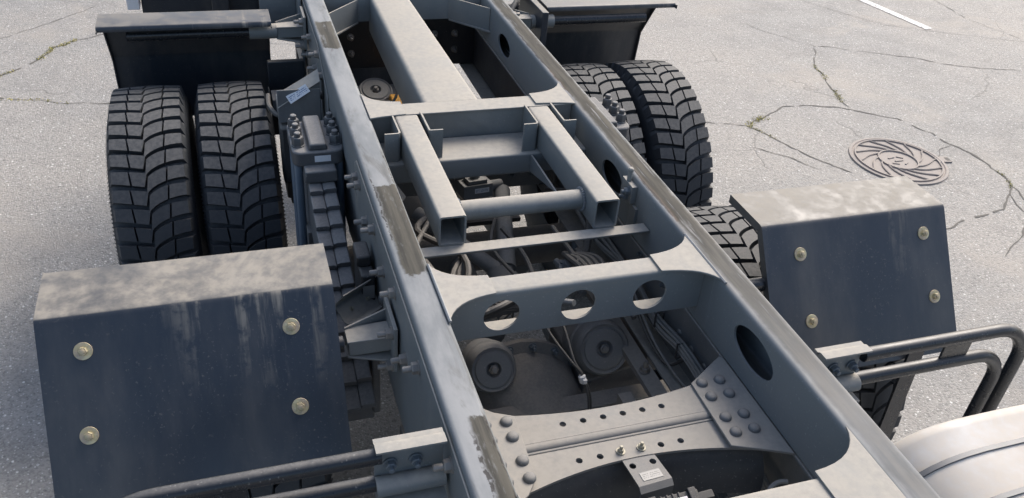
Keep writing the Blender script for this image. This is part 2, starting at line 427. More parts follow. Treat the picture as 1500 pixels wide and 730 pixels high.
# ------------------------------------------------------------------ mesh helpers
class MB:
    def __init__(s):
        s.v = []
        s.f = []
        s.mi = []
        s.cur = 0
    def add(s, verts, faces, mat=None):
        b = len(s.v)
        s.v += [tuple(p) for p in verts]
        for f in faces:
            s.f.append(tuple(i + b for i in f))
            s.mi.append(s.cur)
        return s
    def box(s, x0, x1, y0, y1, z0, z1, mtx=None):
        vs = [Vector((x, y, z)) for z in (z0, z1) for y in (y0, y1) for x in (x0, x1)]
        if mtx:
            vs = [mtx @ p for p in vs]
        return s.add(vs, [(0, 2, 3, 1), (4, 5, 7, 6), (0, 1, 5, 4), (2, 6, 7, 3), (0, 4, 6, 2), (1, 3, 7, 5)])
    def tube(s, pts, r, seg=12, smooth=0, caps=True, rfun=None):
        P = [Vector(p) for p in pts]
        if smooth:
            Q = []
            n = len(P)
            for i in range(n - 1):
                p0, p1, p2, p3 = P[max(i - 1, 0)], P[i], P[i + 1], P[min(i + 2, n - 1)]
                for k in range(smooth):
                    t = k / smooth
                    Q.append(.5 * ((2 * p1) + (-p0 + p2) * t + (2 * p0 - 5 * p1 + 4 * p2 - p3) * t * t + (-p0 + 3 * p1 - 3 * p2 + p3) * t ** 3))
            Q.append(P[-1])
            P = Q
        n = len(P)
        T = [(P[min(i + 1, n - 1)] - P[max(i - 1, 0)]).normalized() for i in range(n)]
        a = Vector((0, 0, 1)) if abs(T[0].z) < .9 else Vector((1, 0, 0))
        N = (a - T[0] * a.dot(T[0])).normalized()
        vs = []
        for i in range(n):
            N = (N - T[i] * N.dot(T[i])).normalized()
            B = T[i].cross(N)
            rr = rfun(i / (n - 1)) * r if rfun else r
            for k in range(seg):
                th = 2 * math.pi * k / seg
                vs.append(P[i] + N * (rr * math.cos(th)) + B * (rr * math.sin(th)))
        fs = []
        for i in range(n - 1):
            for k in range(seg):
                k2 = (k + 1) % seg
                fs.append((i * seg + k, i * seg + k2, (i + 1) * seg + k2, (i + 1) * seg + k))
        if caps:
            fs.append(tuple(range(seg - 1, -1, -1)))
            fs.append(tuple((n - 1) * seg + k for k in range(seg)))
        return s.add(vs, fs)
    def lathe(s, prof, mtx=None, seg=24, phase=0.0):
        """prof: (radius, height along local z)"""
        vs = []
        for r, h in prof:
            for k in range(seg):
                th = 2 * math.pi * k / seg + phase
                vs.append(Vector((r * math.cos(th), r * math.sin(th), h)))
        if mtx:
            vs = [mtx @ p for p in vs]
        fs = []
        for i in range(len(prof) - 1):
            for k in range(seg):
                k2 = (k + 1) % seg
                fs.append((i * seg + k, i * seg + k2, (i + 1) * seg + k2, (i + 1) * seg + k))
        fs.append(tuple(range(seg - 1, -1, -1)))
        n = len(prof)
        fs.append(tuple((n - 1) * seg + k for k in range(seg)))
        return s.add(vs, fs)
    def prof(s, pts, y0, y1, axis='y', closed=True):
        """extrude a closed polygon given in (x,z) along y, (y,z) along x, or (x,y) along z"""
        n = len(pts)
        def mk(p, t):
            return {'y': (p[0], t, p[1]), 'x': (t, p[0], p[1]), 'z': (p[0], p[1], t)}[axis]
        vs = [mk(p, y0) for p in pts] + [mk(p, y1) for p in pts]
        fs = [(i, (i + 1) % n, n + (i + 1) % n, n + i) for i in range(n)]
        fs += [tuple(range(n - 1, -1, -1)), tuple(range(n, 2 * n))]
        return s.add(vs, fs)
    def strip(s, path, th, y0, y1, axis='y'):
        """a bent sheet: open 2D path given a thickness and extruded"""
        n = len(path)
        L = []
        for i in range(n):
            a = Vector(path[max(i - 1, 0)])
            b = Vector(path[min(i + 1, n - 1)])
            t = (b - a).normalized()
            nn = Vector((-t.y, t.x))
            sc = 1.0
            if 0 < i < n - 1:
                t1 = (Vector(path[i]) - a).normalized()
                sc = 1 / max(.4, abs(t1.dot(t)))
            L.append((Vector(path[i]), nn * th * sc))
        poly = [tuple(p) for p, q in L] + [tuple(p + q) for p, q in reversed(L)]
        m = len(poly)
        def mk(p, t):
            return {'y': (p[0], t, p[1]), 'x': (t, p[0], p[1]), 'z': (p[0], p[1], t)}[axis]
        vs = [mk(p, y0) for p in poly] + [mk(p, y1) for p in poly]
        fs = [(i, (i + 1) % m, m + (i + 1) % m, m + i) for i in range(m)]
        for i in range(n - 1):
            q = (i, i + 1, m - 2 - i, m - 1 - i)
            fs.append(tuple(reversed(q)))
            fs.append(tuple(m + j for j in q))
        return s.add(vs, fs)
    def plate(s, outline, holes, t, mtx=None):
        """flat plate in local xy with real holes, thickness t from z=0 down to -t"""
        bm = bmesh.new()
        edges = []
        for loop in [outline] + list(holes):
            vv = [bm.verts.new((p[0], p[1], 0)) for p in loop]
            for i in range(len(vv)):
                edges.append(bm.edges.new((vv[i], vv[(i + 1) % len(vv)])))
        bmesh.ops.triangle_fill(bm, use_beauty=True, use_dissolve=False, edges=edges)
        bmesh.ops.recalc_face_normals(bm, faces=bm.faces[:])
        if bm.faces and sum(f.normal.z for f in bm.faces) < 0:
            bmesh.ops.reverse_faces(bm, faces=bm.faces[:])
        bm.verts.index_update()
        top = [v.co.copy() for v in bm.verts]
        n = len(top)
        vs = top + [p + Vector((0, 0, -t)) for p in top]
        fs = []
        for f in bm.faces:
            ids = [v.index for v in f.verts]
            fs.append(tuple(ids))
            fs.append(tuple(n + i for i in reversed(ids)))
        for e in bm.edges:
            if len(e.link_loops) == 1:
                l = e.link_loops[0]
                a, b = l.vert.index, l.link_loop_next.vert.index
                fs.append((b, a, n + a, n + b))
        bm.free()
        if mtx:
            vs = [mtx @ p for p in vs]
        return s.add(vs, fs)
    def mesh(s, name, mats, smooth=35):
        me = bpy.data.meshes.new(name)
        me.from_pydata([tuple(p) for p in s.v], [], s.f)
        for mm in (mats if isinstance(mats, (list, tuple)) else [mats]):
            me.materials.append(M[mm])
        for i, p in enumerate(me.polygons):
            p.material_index = s.mi[i]
        me.update()
        bm = bmesh.new()
        bm.from_mesh(me)
        bmesh.ops.recalc_face_normals(bm, faces=bm.faces[:])
        bm.to_mesh(me)
        bm.free()
        if smooth:
            for p in me.polygons:
                p.use_smooth = True
            me.set_sharp_from_angle(angle=R(smooth))
        return me
    def obj(s, name, mats, parent=None, bevel=0.0, smooth=35, loc=None, rot=None):
        return link(name, s.mesh(name, mats, smooth), parent, bevel, loc, rot)

def link(name, me, parent=None, bevel=0.0, loc=None, rot=None):
    o = bpy.data.objects.new(name, me)
    col.objects.link(o)
    if parent:
        o.parent = parent
    if loc is not None:
        o.location = loc
    if rot is not None:
        o.rotation_euler = rot
    if bevel:
        b = o.modifiers.new("bevel", 'BEVEL')
        b.width = bevel
        b.segments = 2
        b.limit_method = 'ANGLE'
        b.angle_limit = R(40)
        b.use_clamp_overlap = True
    return o

def tag(o, label=None, cat=None, kind=None, group=None):
    if label: o['label'] = label
    if cat: o['category'] = cat
    if kind: o['kind'] = kind
    if group: o['group'] = group
    return o

def ell(cx, cy, rx, ry=None, n=28):
    ry = ry or rx
    return [(cx + rx * math.cos(2 * math.pi * i / n), cy + ry * math.sin(2 * math.pi * i / n)) for i in range(n)]

def rrect(x0, x1, y0, y1, r, n=4):
    out = []
    for cx, cy, a in ((x1 - r, y1 - r, 0), (x0 + r, y1 - r, 90), (x0 + r, y0 + r, 180), (x1 - r, y0 + r, 270)):
        for i in range(n + 1):
            t = R(a + 90 * i / n)
            out.append((cx + r * math.cos(t), cy + r * math.sin(t)))
    return out

def frame_to(origin, zdir, xdir=(1, 0, 0)):
    z = Vector(zdir).normalized()
    x = Vector(xdir)
    x = (x - z * x.dot(z)).normalized()
    y = z.cross(x)
    mm = Matrix((x, y, z)).transposed().to_4x4()
    mm.translation = Vector(origin)
    return mm

def eul(zdir, xdir=(1, 0, 0)):
    return frame_to((0, 0, 0), zdir, xdir).to_euler()

# shared small meshes -------------------------------------------------------
def bolt_mesh(name, af, head, washer, stud, mat, wt=.003):
    b = MB()
    if washer:
        b.lathe([(washer, 0), (washer, wt), (af * .5, wt + .0004)], seg=20)
    r = af / math.sqrt(3)
    b.lathe([(r, wt), (r, wt + head * .85), (r * .86, wt + head)], seg=6, phase=rnd.random())
    if stud:
        b.lathe([(af * .31, wt + head), (af * .31, wt + head + stud * .85), (af * .24, wt + head + stud)], seg=12)
    return b.mesh(name, mat, 30)
ME_BOLT = bolt_mesh('bolt', .024, .014, .017, .020, 'bolt')
ME_BOLT_S = bolt_mesh('bolt', .019, .011, .014, .010, 'bolt_dark')
ME_BIGNUT = bolt_mesh('nut', .034, .028, .021, .016, 'spring')
ME_ZWASH = MB().lathe([(.0198, 0), (.0198, .0022), (.019, .003), (.010, .0032)], seg=28).mesh('washer', 'zinc')
ME_ZBOLT = bolt_mesh('bolt', .0175, .009, .0, .004, 'zinc', wt=.0032)
ME_ZNUT = bolt_mesh('bolt', .013, .0075, .0105, .008, 'zinc_dull')
ME_RIVET = MB().lathe([(.0145, 0), (.0142, .003), (.012, .0068), (.008, .0095), (.003, .0105)], seg=16).mesh('rivet', 'rivet', 80)
ME_RIVET_D = MB().lathe([(.0145, 0), (.0142, .003), (.012, .0068), (.008, .0095), (.003, .0105)], seg=14).mesh('rivet', 'frame_dark', 80)

def put(me, parent, loc, zdir, spin=None, name=None):
    o = link(name or me.name.split('.')[0], me, parent, loc=loc)
    e = frame_to((0, 0, 0), zdir, (1, 0, 0) if abs(Vector(zdir).normalized().x) < .9 else (0, 1, 0))
    if spin is None:
        spin = rnd.random() * 6.28
    o.rotation_euler = (e @ Matrix.Rotation(spin, 4, 'Z')).to_euler()
    return o

# ================================================================== GROUND
g = MB().add([(-60, -60, 0), (60, -60, 0), (60, 60, 0), (-60, 60, 0)], [(0, 1, 2, 3)]).obj('ground', 'asphalt')
tag(g, 'worn pale grey asphalt with exposed aggregate', kind='structure')

def crack(pts, w, seed):
    rr = random.Random(seed)
    P = [Vector((p[0], p[1])) for p in pts]
    Q = []
    for a, b in zip(P, P[1:]):
        n = max(2, int((b - a).length / .035))
        for i in range(n):
            Q.append(a.lerp(b, i / n))
    Q.append(P[-1])
    J = []
    for i, q in enumerate(Q):
        k = mnoise.noise(Vector((q.x * 6, q.y * 6, seed))) * .035 + mnoise.noise(Vector((q.x * 22, q.y * 22, seed + 5))) * .012
        k2 = mnoise.noise(Vector((q.x * 6, q.y * 6, seed + 9))) * .035
        J.append(q + Vector((k, k2)))
    vs, fs = [], []
    n = len(J)
    for i in range(n):
        t = (J[min(i + 1, n - 1)] - J[max(i - 1, 0)]).normalized()
        nn = Vector((-t.y, t.x))
        ww = .95 * w * (.2 + 1.5 * abs(mnoise.noise(Vector((J[i].x * 9, J[i].y * 9, seed + 2)))) + .3 * rr.random())
        if i in (0, n - 1):
            ww *= .15
        a, b = J[i] + nn * ww, J[i] - nn * ww
        vs += [(a.x, a.y, .003), (b.x, b.y, .003)]
    for i in range(n - 1):
        if mnoise.noise(Vector((J[i].x * 9, J[i].y * 9, seed + 31))) > -.36:
            fs.append((2 * i, 2 * i + 1, 2 * i + 3, 2 * i + 2))
    o = MB().add(vs, fs).obj('pavement_crack', 'crack')
    tag(o, kind='structure')
    return J

K = []
K.append(crack([(2.58, 4.50), (2.80, 4.63), (3.03, 4.74), (3.30, 4.72), (3.53, 4.62), (3.75, 4.43), (3.87, 4.18), (3.915, 3.95), (3.945, 3.72), (3.92, 3.54), (3.79, 3.36), (3.6, 3.22), (3.35, 3.18), (3.10, 3.12), (2.93, 3.1)], .0085, 1))
K.append(crack([(2.58, 4.50), (2.64, 4.36), (2.72, 4.16), (2.846, 3.9), (2.92, 3.78)], .008, 2))
K.append(crack([(2.30, 4.62), (2.45, 4.55), (2.58, 4.50)], .006, 3))
K.append(crack([(3.53, 4.65), (3.557, 4.864), (3.66, 5.15), (3.714, 5.362), (3.85, 5.6), (4.008, 5.795)], .006, 4))
K.append(crack([(4.008, 5.795), (4.556, 5.547), (5.1, 5.2), (5.562, 5.055)], .005, 5))
K.append(crack([(4.008, 5.795), (3.82, 6.05), (3.645, 6.369)], .004, 6))
K.append(crack([(6.6, 7.0), (6.124, 6.804), (6.037, 6.224), (6.2, 5.7)], .004, 7))
K.append(crack([(3.79, 3.36), (3.70, 3.1), (3.495, 2.955), (3.2, 2.8)], .006, 8))
K.append(crack([(3.61, 3.83), (3.75, 3.95), (3.90, 4.02)], .004, 9))
K.append(crack([(3.92, 3.54), (3.84, 3.3), (4.1, 3.0)], .005, 10))
K.append(crack([(2.44, 4.22), (2.6, 4.05), (2.72, 3.86)], .005, 11))
K.append(crack([(-2.32, 5.85), (-2.194, 5.979), (-2.052, 6.131), (-1.917, 6.446), (-1.665, 6.643), (-1.45, 6.75)], .006, 12))
K.append(crack([(-2.3, 5.67), (-2.146, 5.643), (-1.824, 5.525), (-1.504, 5.459), (-1.3, 5.40)], .0045, 13))
K.append(crack([(-2.5, 6.4), (-2.2, 6.75), (-1.886, 7.066), (-1.7, 7.3)], .0035, 14))
K.append(crack([(-1.95, 3.55), (-1.78, 3.48), (-1.62, 3.5), (-1.4, 3.46)], .003, 15))
K.append(crack([(4.6, 6.9), (5.0, 6.2), (5.6, 5.9), (6.3, 5.6)], .003, 16))

def moss(pts, n, spread, seed, label):
    rr = random.Random(seed)
    b = MB()
    for _ in range(int(n * .8)):
        i = rr.randrange(len(pts))
        q = pts[i]
        x, y = q.x + rr.gauss(0, spread * .8), q.y + rr.gauss(0, spread)
        s = rr.uniform(.003, .008)
        a = rr.uniform(0, 6.28)
        h = rr.uniform(.002, .007)
        dx, dy = math.cos(a) * s, math.sin(a) * s
        lx, ly = rr.uniform(-s, s), rr.uniform(-s, s)
        b.add([(x - dx, y - dy, .0035), (x + dx, y + dy, .0035), (x + lx - dy * .3, y + ly + dx * .3, h + .004)], [(0, 1, 2)])
    tag(b.obj('moss', 'moss', smooth=0), label, 'moss', 'stuff')
def sub(J, lo, hi):
    return [q for q in J if lo(q) and hi(q)]
T = lambda q: True
moss([q for q in K[11] if -2.0 < q.x < -1.78], 340, .014, 1, 'yellow green moss along the crack by the left rear fender')
moss([q for q in K[11] if q.x < -2.12], 170, .018, 2, 'yellow moss at the left edge end of the crack')
moss([q for q in K[12] if -2.2 < q.x < -1.75], 90, .012, 3, 'sparse yellow moss in the lower left crack')
moss([q for q in K[0] if q.x < 2.78 and q.y > 4.3], 210, .020, 4, 'dry yellow moss where the ring crack forks right of the tyre')
moss([q for q in K[3] if 4.72 < q.y < 4.95], 120, .016, 5, 'small green moss tuft where two cracks meet above the manhole')
moss([q for q in K[3] if 5.15 < q.y < 5.4], 110, .016, 6, 'small green moss tuft along the straight crack far right')
moss([q for q in K[0] if q.x > 3.86 and q.y < 3.62], 80, .014, 7, 'green moss on the ring crack right of the manhole')
moss([q for q in K[1] if q.y > 4.28], 70, .012, 8, 'small yellow moss patch on the crack left of the manhole')

# lane line
lp = [(5.17, 7.6), (5.29, 6.87), (5.41, 6.05)]
b = MB()
vs, fs = [], []
for i in range(40):
    t = i / 39
    cx, cy = 5.13 + .285 * t, 7.75 - 1.7 * t
    wob = lambda s: mnoise.noise(Vector((cy * 18, s, 0))) * .008
    vs += [(cx - .045 + wob(1), cy - .008, .004), (cx + .045 + wob(2), cy + .008, .004)]
    if i < 39:
        fs.append((2 * i, 2 * i + 1, 2 * i + 3, 2 * i + 2))
tag(b.add(vs, fs).obj('lane_line', 'lane'), 'short worn white painted line on the asphalt', kind='structure')

# manhole ------------------------------------------------------------------
mh = bpy.data.objects.new('manhole', None)
col.objects.link(mh)
mh.location = (3.335, 3.873, 0)
mh.rotation_euler = (0, 0, R(-8))
tag(mh, 'round rusty cast iron manhole cover with swirling ribs in the asphalt', 'manhole')
b = MB()
b.lathe([(.315, .001), (.312, .010), (.296, .012), (.290, .006)], seg=64)
b.box(.285, .375, -.035, .035, .001, .010)
b.obj('rim', 'iron', mh)
b = MB()
b.lathe([(.290, .001), (.290, .0045), (.05, .005)], seg=64)
cov = b.obj('cover', 'iron', mh)
b = MB()
prev = None
for rr_, hw in ((.125, .006), (.275, .006)):
    b.lathe([(rr_ - hw, .004), (rr_ - hw * .7, .016), (rr_ + hw * .7, .016), (rr_ + hw, .004)], seg=64)
o = b.obj('raised_ring', 'iron', cov)
rb = MB()
pts = []
for i in range(8):
    t = i / 7
    rr_ = .13 + .142 * t
    a = -.75 * (1 - t) ** 1.5
    pts.append((rr_ * math.cos(a), rr_ * math.sin(a), .0105))
rb.tube(pts, .0055, 6)
rib_me = rb.mesh('rib', 'iron')
for i in range(14):
    link('rib', rib_me, cov, rot=(0, 0, 2 * math.pi * i / 14))
b = MB()
for (x, y, a, l) in ((-.035, .03, .3, .05), (.03, .035, -.5, .045), (.0, -.01, .15, .06), (.035, -.045, .7, .04), (-.04, -.045, -.3, .045)):
    mm = Matrix.Translation((x, y, .0085)) @ Matrix.Rotation(a, 4, 'Z')
    b.box(-l / 2, l / 2, -.005, .005, -.004, .0035, mm)
b.obj('emblem', 'iron', cov)
b = MB()
b.box(.345, .372, -.02, .02, .0102, .0112)
b.obj('key_slot', 'crack', mh)

# ================================================================== TRUCK
truck = bpy.data.objects.new('truck', None)
col.objects.link(truck)
tag(truck, 'grey bare truck chassis with dusty black fenders and chunky dual rear tyres', 'truck')
H = 1.28

# ---- subframe rails -------------------------------------------------------
def round_path(pts, r, n=5):
    out = [pts[0]]
    for i in range(1, len(pts) - 1):
        a, b_, c = Vector(pts[i - 1]), Vector(pts[i]), Vector(pts[i + 1])
        u, v = (a - b_).normalized(), (c - b_).normalized()
        p0, p1 = b_ + u * r, b_ + v * r
        ctr = p0 + v * r
        for k in range(n + 1):
            t = k / n * math.pi / 2
            out.append(tuple(ctr - v * r * math.cos(t) - u * r * math.sin(t)))
    out.append(pts[-1])
    return out

RX0, RX1 = .345, .425
WEB_HOLES = [(3.228, 1.178, .082, .042), (2.088, 1.200, .078, .042), (1.243, 1.204, .086, .046), (4.3, 1.18, .08, .042)]
def subrail(side):
    s = 1 if side == 'r' else -1
    b = MB()
    y0, y1 = .15, 4.9
    path = round_path([(RX0, H - .0225), (RX0, H), (RX1, H), (RX1, 1.112), (RX0 + .006, 1.112)], .0125)
    path = path[:-1] + [(RX0 + .006, 1.112)]
    path = [(s * px, pz) for px, pz in path]
    th = -.006 if s > 0 else .006
    n = 40
    b.strip(path, th, y0, y1)
    # inner web with the oval holes, in local (y,z)
    out = [(y0, 1.106), (y1, 1.106), (y1, H - .0225), (y0, H - .0225)]
    mm = Matrix(((0, 0, -s, s * RX0), (1, 0, 0, 0), (0, 1, 0, 0), (0, 0, 0, 1)))
    b.plate(out, [ell(*h) for h in WEB_HOLES], .006, mm)
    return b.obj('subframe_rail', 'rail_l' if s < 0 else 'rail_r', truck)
sr_l = subrail('l')
sr_r = subrail('r')
sr_l['label'] = 'left subframe rail with three brown rubbed patches'
sr_r['label'] = 'right subframe rail with long brown wear streak and oval web holes'

# small hinge-like bracket with pin on the right rail
b = MB()
b.box(.327, .345, 1.915, 1.985, 1.205, 1.262)
b.lathe([(.007, 0), (.007, .03), (.009, .031), (.009, .040), (.006, .044)], Matrix.Translation((.334, 1.955, 1.262)), 12)
b.obj('hinge_lug', 'frame', sr_r, bevel=.002)
put(ME_BOLT_S, sr_r, (.327, 1.935, 1.24), (-1, 0, 0))
put(ME_BOLT_S, sr_r, (.327, 1.945, 1.218), (-1, 0, 0))
b = MB()
b.box(.336, .3445, 1.89, 1.93, 1.115, 1.20)
b.obj('lug_stay', 'frame', sr_r)

# ---- truck frame rails (below) -------------------------------------------
def framerail(side):
    s = 1 if side == 'r' else -1
    b = MB()
    path = [(s * .345, 1.098), (s * .418, 1.098), (s * .418, .83), (s * .335, .83)]
    b.strip(path, .008 * (1 if s > 0 else -1) * -1, .1, 4.9)
    o = b.obj('frame_rail', 'frame_dark', truck, bevel=.003)
    return o
fr_l = framerail('l')
fr_r = framerail('r')
for y in [1.30 + .075 * i for i in range(5)]:
    for z in (1.03, .93):
        put(ME_RIVET_D, fr_r, (.4105, y + (.03 if z < 1 else 0), z), (-1, 0, 0))
        put(ME_RIVET_D, fr_l, (-.4105, y, z), (1, 0, 0))
for y in [1.75 + .16 * i for i in range(8)]:
    put(ME_BOLT_S, fr_r, (.405, y, 1.02), (-1, 0, 0))
for y in [1.12 + .062 * i for i in range(6)]:
    put(ME_RIVET, fr_l, (-.4185, y, 1.04), (-1, 0, 0))
    put(ME_RIVET, fr_l, (-.4185, y + .02, .95), (-1, 0, 0))

# spacer plate closing the seam between frame and subframe
for s, par in ((-1, fr_l), (1, fr_r)):
    MB().box(min(s * .350, s * .42), max(s * .350, s * .42), .15, 4.9, 1.0985, 1.1055).obj('packing_strip', 'hose', par)

# ---- outer fish plates on the left rail ----------------------------------
def yz_plate(out, holes, x, t, s):
    """plate standing at x, thickness t outward on side s; outline in (y,z)"""
    mm = Matrix(((0, 0, s, x + s * t), (1, 0, 0, 0), (0, 1, 0, 0), (0, 0, 0, 1)))
    return MB().plate(out, holes, t, mm)
for s in (-1, 1):
    x = s * .4255
    par = sr_l if s < 0 else sr_r
    p1 = yz_plate([(.3, .86), (1.92, .86), (2.16, 1.02), (2.25, 1.235), (2.21, 1.262), (.3, 1.262)], [], x, .004, s).obj('fish_plate', 'frame', truck, bevel=.002)
    p2 = yz_plate([(2.86, .92), (3.75, .92), (3.75, 1.262), (3.12, 1.262), (2.86, 1.16)], [], x, .004, s).obj('fish_plate', 'frame', truck, bevel=.002)
    if s < 0:
        for (y, z) in ((2.195, 1.216), (2.150, 1.214), (2.03, 1.165), (1.91, 1.215), (1.775, 1.172), (1.626, 1.215), (1.49, 1.12), (1.357, 1.212), (1.066, 1.222), (.86, 1.2)):
            put(ME_BOLT, p1, (x - .004, y, z), (-1, 0, 0))
        for (y, z) in ((1.99, 1.06), (1.93, .98), (1.80, 1.06)):
            put(ME_RIVET, p1, (x - .004, y, z), (-1, 0, 0))
        for (y, z) in ((3.095, 1.232), (3.178, 1.142), (3.05, 1.085), (2.99, 1.19), (3.35, 1.2), (3.42, 1.1)):
            put(ME_BOLT, p2, (x - .004, y, z), (-1, 0, 0))

# ---- crossmember with three holes ----------------------------------------
def cross_three():
    b = MB()
    y0, y1, z0 = 1.497, 1.557, 1.145
    # top with rounded front corner, back web and bottom flange as one bent sheet, front web with holes
    path = round_path([(y0, H - .02), (y0, H - .002), (y1, H - .002)], .010)
    b.strip(path, -.006, -.344, .344, 'x')
    out = [(-.344, z0 + .006), (.344, z0 + .006), (.344, H - .02), (-.344, H - .02)]
    mm = Matrix(((1, 0, 0, 0), (0, 0, -1, y0), (0, 1, 0, 0), (0, 0, 0, 1)))
    b.plate(out, [ell(cx, 1.2065, .0455, .0455, 36) for cx in (-.196, .002, .196)], .006, mm)
    b.box(-.344, .344, y0 + .0, 1.545, z0, z0 + .006)
    return b.obj('crossmember', 'frame', truck)
cm = cross_three()
cm['label'] = 'grey crossmember with three round holes'

def arc_pts(p0, p1, c, n=8):
    """quadratic curve from p0 to p1 pulled to c"""
    out = []
    for i in range(n + 1):
        t = i / n
        out.append(((1 - t) ** 2 * p0[0] + 2 * t * (1 - t) * c[0] + t * t * p1[0], (1 - t) ** 2 * p0[1] + 2 * t * (1 - t) * c[1] + t * t * p1[1]))
    return out
def gusset(s, yb, yf, yb_r, yf_r, xin, parent, z=H + .004):
    """flat plate, concave on both sides, from crossmember (xin) to the rail"""
    xr = s * .349
    xi = s * xin
    out = arc_pts((xr, yb_r), (xi, yb), (s * (.349 - .02), yb + .006))
    out += arc_pts((xi, yf), (xr, yf_r), (s * (.349 - .018), yf - .008))
    return MB().plate(out, [], .006, Matrix.Translation((0, 0, z))).obj('gusset', 'frame', parent, bevel=.0015)
gusset(-1, 1.562, 1.490, 1.64, 1.405, .217, cm)
gusset(1, 1.562, 1.490, 1.64, 1.415, .212, cm)
# weld beads where gussets meet the rails
for s in (-1, 1):
    MB().tube([(s * .3475, 1.41 + .02 * i, H + .003) for i in range(12)], .004, 6).obj('weld_bead', 'bare', cm)

# ---- rear crossmember carrying the two tubes ------------------------------
b = MB()
b.box(-.344, .344, 2.452, 2.533, H - .008, H - .002)
b.box(-.344, .344, 2.46, 2.466, 1.112, H - .009)
cb = b.obj('crossmember', 'frame', truck, bevel=.002)
gusset(-1, 2.540, 2.446, 2.62, 2.43, .232, cb)
gusset(1, 2.540, 2.462, 2.62, 2.44, .214, cb)
# lower box beam
b = MB()
b.prof(rrect(2.30, 2.455, 1.112, 1.185, .008), -.344, .344, 'x')
lb = b.obj('crossmember', 'frame', truck)
lb['label'] = 'lower box beam under the two square tubes'

def sq_tube(x0, x1, y0, y1, z0, z1, t, name='square_tube'):
    b = MB()
    o = rrect(x0, x1, z0, z1, .009)
    i = rrect(x0 + t, x1 - t, z0 + t, z1 - t, .005)
    n = len(o)
    vs = []
    for y in (y0, y1):
        vs += [(p[0], y, p[1]) for p in o] + [(p[0], y, p[1]) for p in i]
    fs = []
    for k in range(n):
        k2 = (k + 1) % n
        fs.append((k, k2, 2 * n + k2, 2 * n + k))
        fs.append((n + k, 3 * n + k, 3 * n + k2, n + k2))
        fs.append((k, n + k, n + k2, k2))
        fs.append((2 * n + k, 2 * n + k2, 3 * n + k2, 3 * n + k))
    b.add(vs, fs)
    return b.obj(name, 'frame', truck)
tl = sq_tube(-.270, -.194, 1.836, 2.444, 1.186, H - .001, .0055)
tr = sq_tube(.179, .253, 1.838, 2.444, 1.186, H - .001, .0055)
tl['label'] = 'left open ended square tube'
tr['label'] = 'right open ended square tube'

# angle brackets either side of each tube
for xa, d in ((-.279, -1), (-.185, 1), (.170, -1), (.262, 1)):
    b = MB()
    path = round_path([(xa, 2.458), (xa, 2.322), (xa + d * .045, 2.322)], .007, 3)
    b.strip(path, .0055, 1.1855, H + .003, 'z')
    b.obj('angle_bracket', 'frame', truck)

# round bar between tubes with a weld collar
b = MB()
b.tube([(-.195, 1.935, 1.229), (.18, 1.935, 1.229)], .0285, 28)
rb_ = b.obj('round_bar', 'frame', truck)
for x in (-.190, .176):
    b = MB()
    for i in range(26):
        a = i / 26 * 6.283
        mm = Matrix.Translation((x, 1.935 + .0315 * math.cos(a), 1.229 + .0315 * math.sin(a))) @ Matrix.Rotation(a, 4, 'X')
        b.lathe([(.002, -.004), (.0052, -.002), (.0052, .002), (.002, .004)], mm, 6)
    b.obj('weld_bead', 'bare', rb_)
# flat angle bar under the tube ends
b = MB()
b.strip([(1.842, 1.150), (1.842, 1.1845), (1.800, 1.1845)], .005, -.343, .343, 'x')
b.obj('angle_bar', 'frame', truck, bevel=.0015)
MB().plate([(-.344, 2.32), (-.30, 2.28), (-.285, 2.19), (-.344, 2.10)], [], .006, Matrix.Translation((0, 0, 1.135))).obj('tab_plate', 'tan', truck)
yz_plate([(2.0, .98), (2.32, .90), (2.30, 1.12), (2.06, 1.12)], [], -.31, .006, 1).obj('tab_plate', 'tan', truck)
yz_plate([(2.05, 1.18), (2.30, 1.12), (2.30, 1.18)], [], .15, .006, 1).obj('tab_plate', 'frame', truck)

# ---- centre box beam ------------------------------------------------------
b = MB()
sec0 = rrect(-.158, .038, 1.10, H - .003, .018, 5)
sec1 = rrect(-.150, .016, 1.10, H - .003, .018, 5)
n = len(sec0)
vs = [(p[0], 2.534, p[1]) for p in sec0] + [(p[0], 3.62, p[1]) for p in sec1]
fs = [(i, (i + 1) % n, n + (i + 1) % n, n + i) for i in range(n)] + [tuple(range(n - 1, -1, -1)), tuple(range(n, 2 * n))]
b.add(vs, fs)
b.obj('centre_beam', 'frame', truck)

# ---- far crossmember ------------------------------------------------------
b = MB()
path = round_path([(3.60, 1.165), (3.60, H - .002), (3.76, H - .002)], .012)
b.strip(path, -.006, -.344, .344, 'x')
fa = b.obj('crossmember', 'frame', truck)
for s in (-1, 1):
    out = [(s * .344, 3.42), (s * .344, 3.595), (s * .20, 3.595)]
    mm = Matrix.Translation((0, 0, 1.165))
    MB().plate(out, [], .006, mm).obj('gusset', 'frame', fa)
    xa = s * .342
    b = MB()
    b.add([(xa, 3.44, 1.165), (s * .20, 3.598, 1.165), (s * .20, 3.598, 1.262), (xa, 3.44, 1.262),
           (xa + s * .001, 3.446, 1.165), (s * .20, 3.604, 1.165), (s * .20, 3.604, 1.262), (xa + s * .001, 3.446, 1.262)],
          [(0, 1, 2, 3), (7, 6, 5, 4), (0, 3, 7, 4), (1, 5, 6, 2), (3, 2, 6, 7), (0, 4, 5, 1)])
    b.obj('gusset', 'frame', fa)

# ---- near crossmember with gussets ---------------------------------------
b = MB()
b.prof(rrect(.735, .829, 1.13, H - .002, .010), -.344, .344, 'x')
dm = b.obj('crossmember', 'frame', truck)
for s in (-1, 1):
    gusset(s, .838, .728, .925, .62, .216, dm)

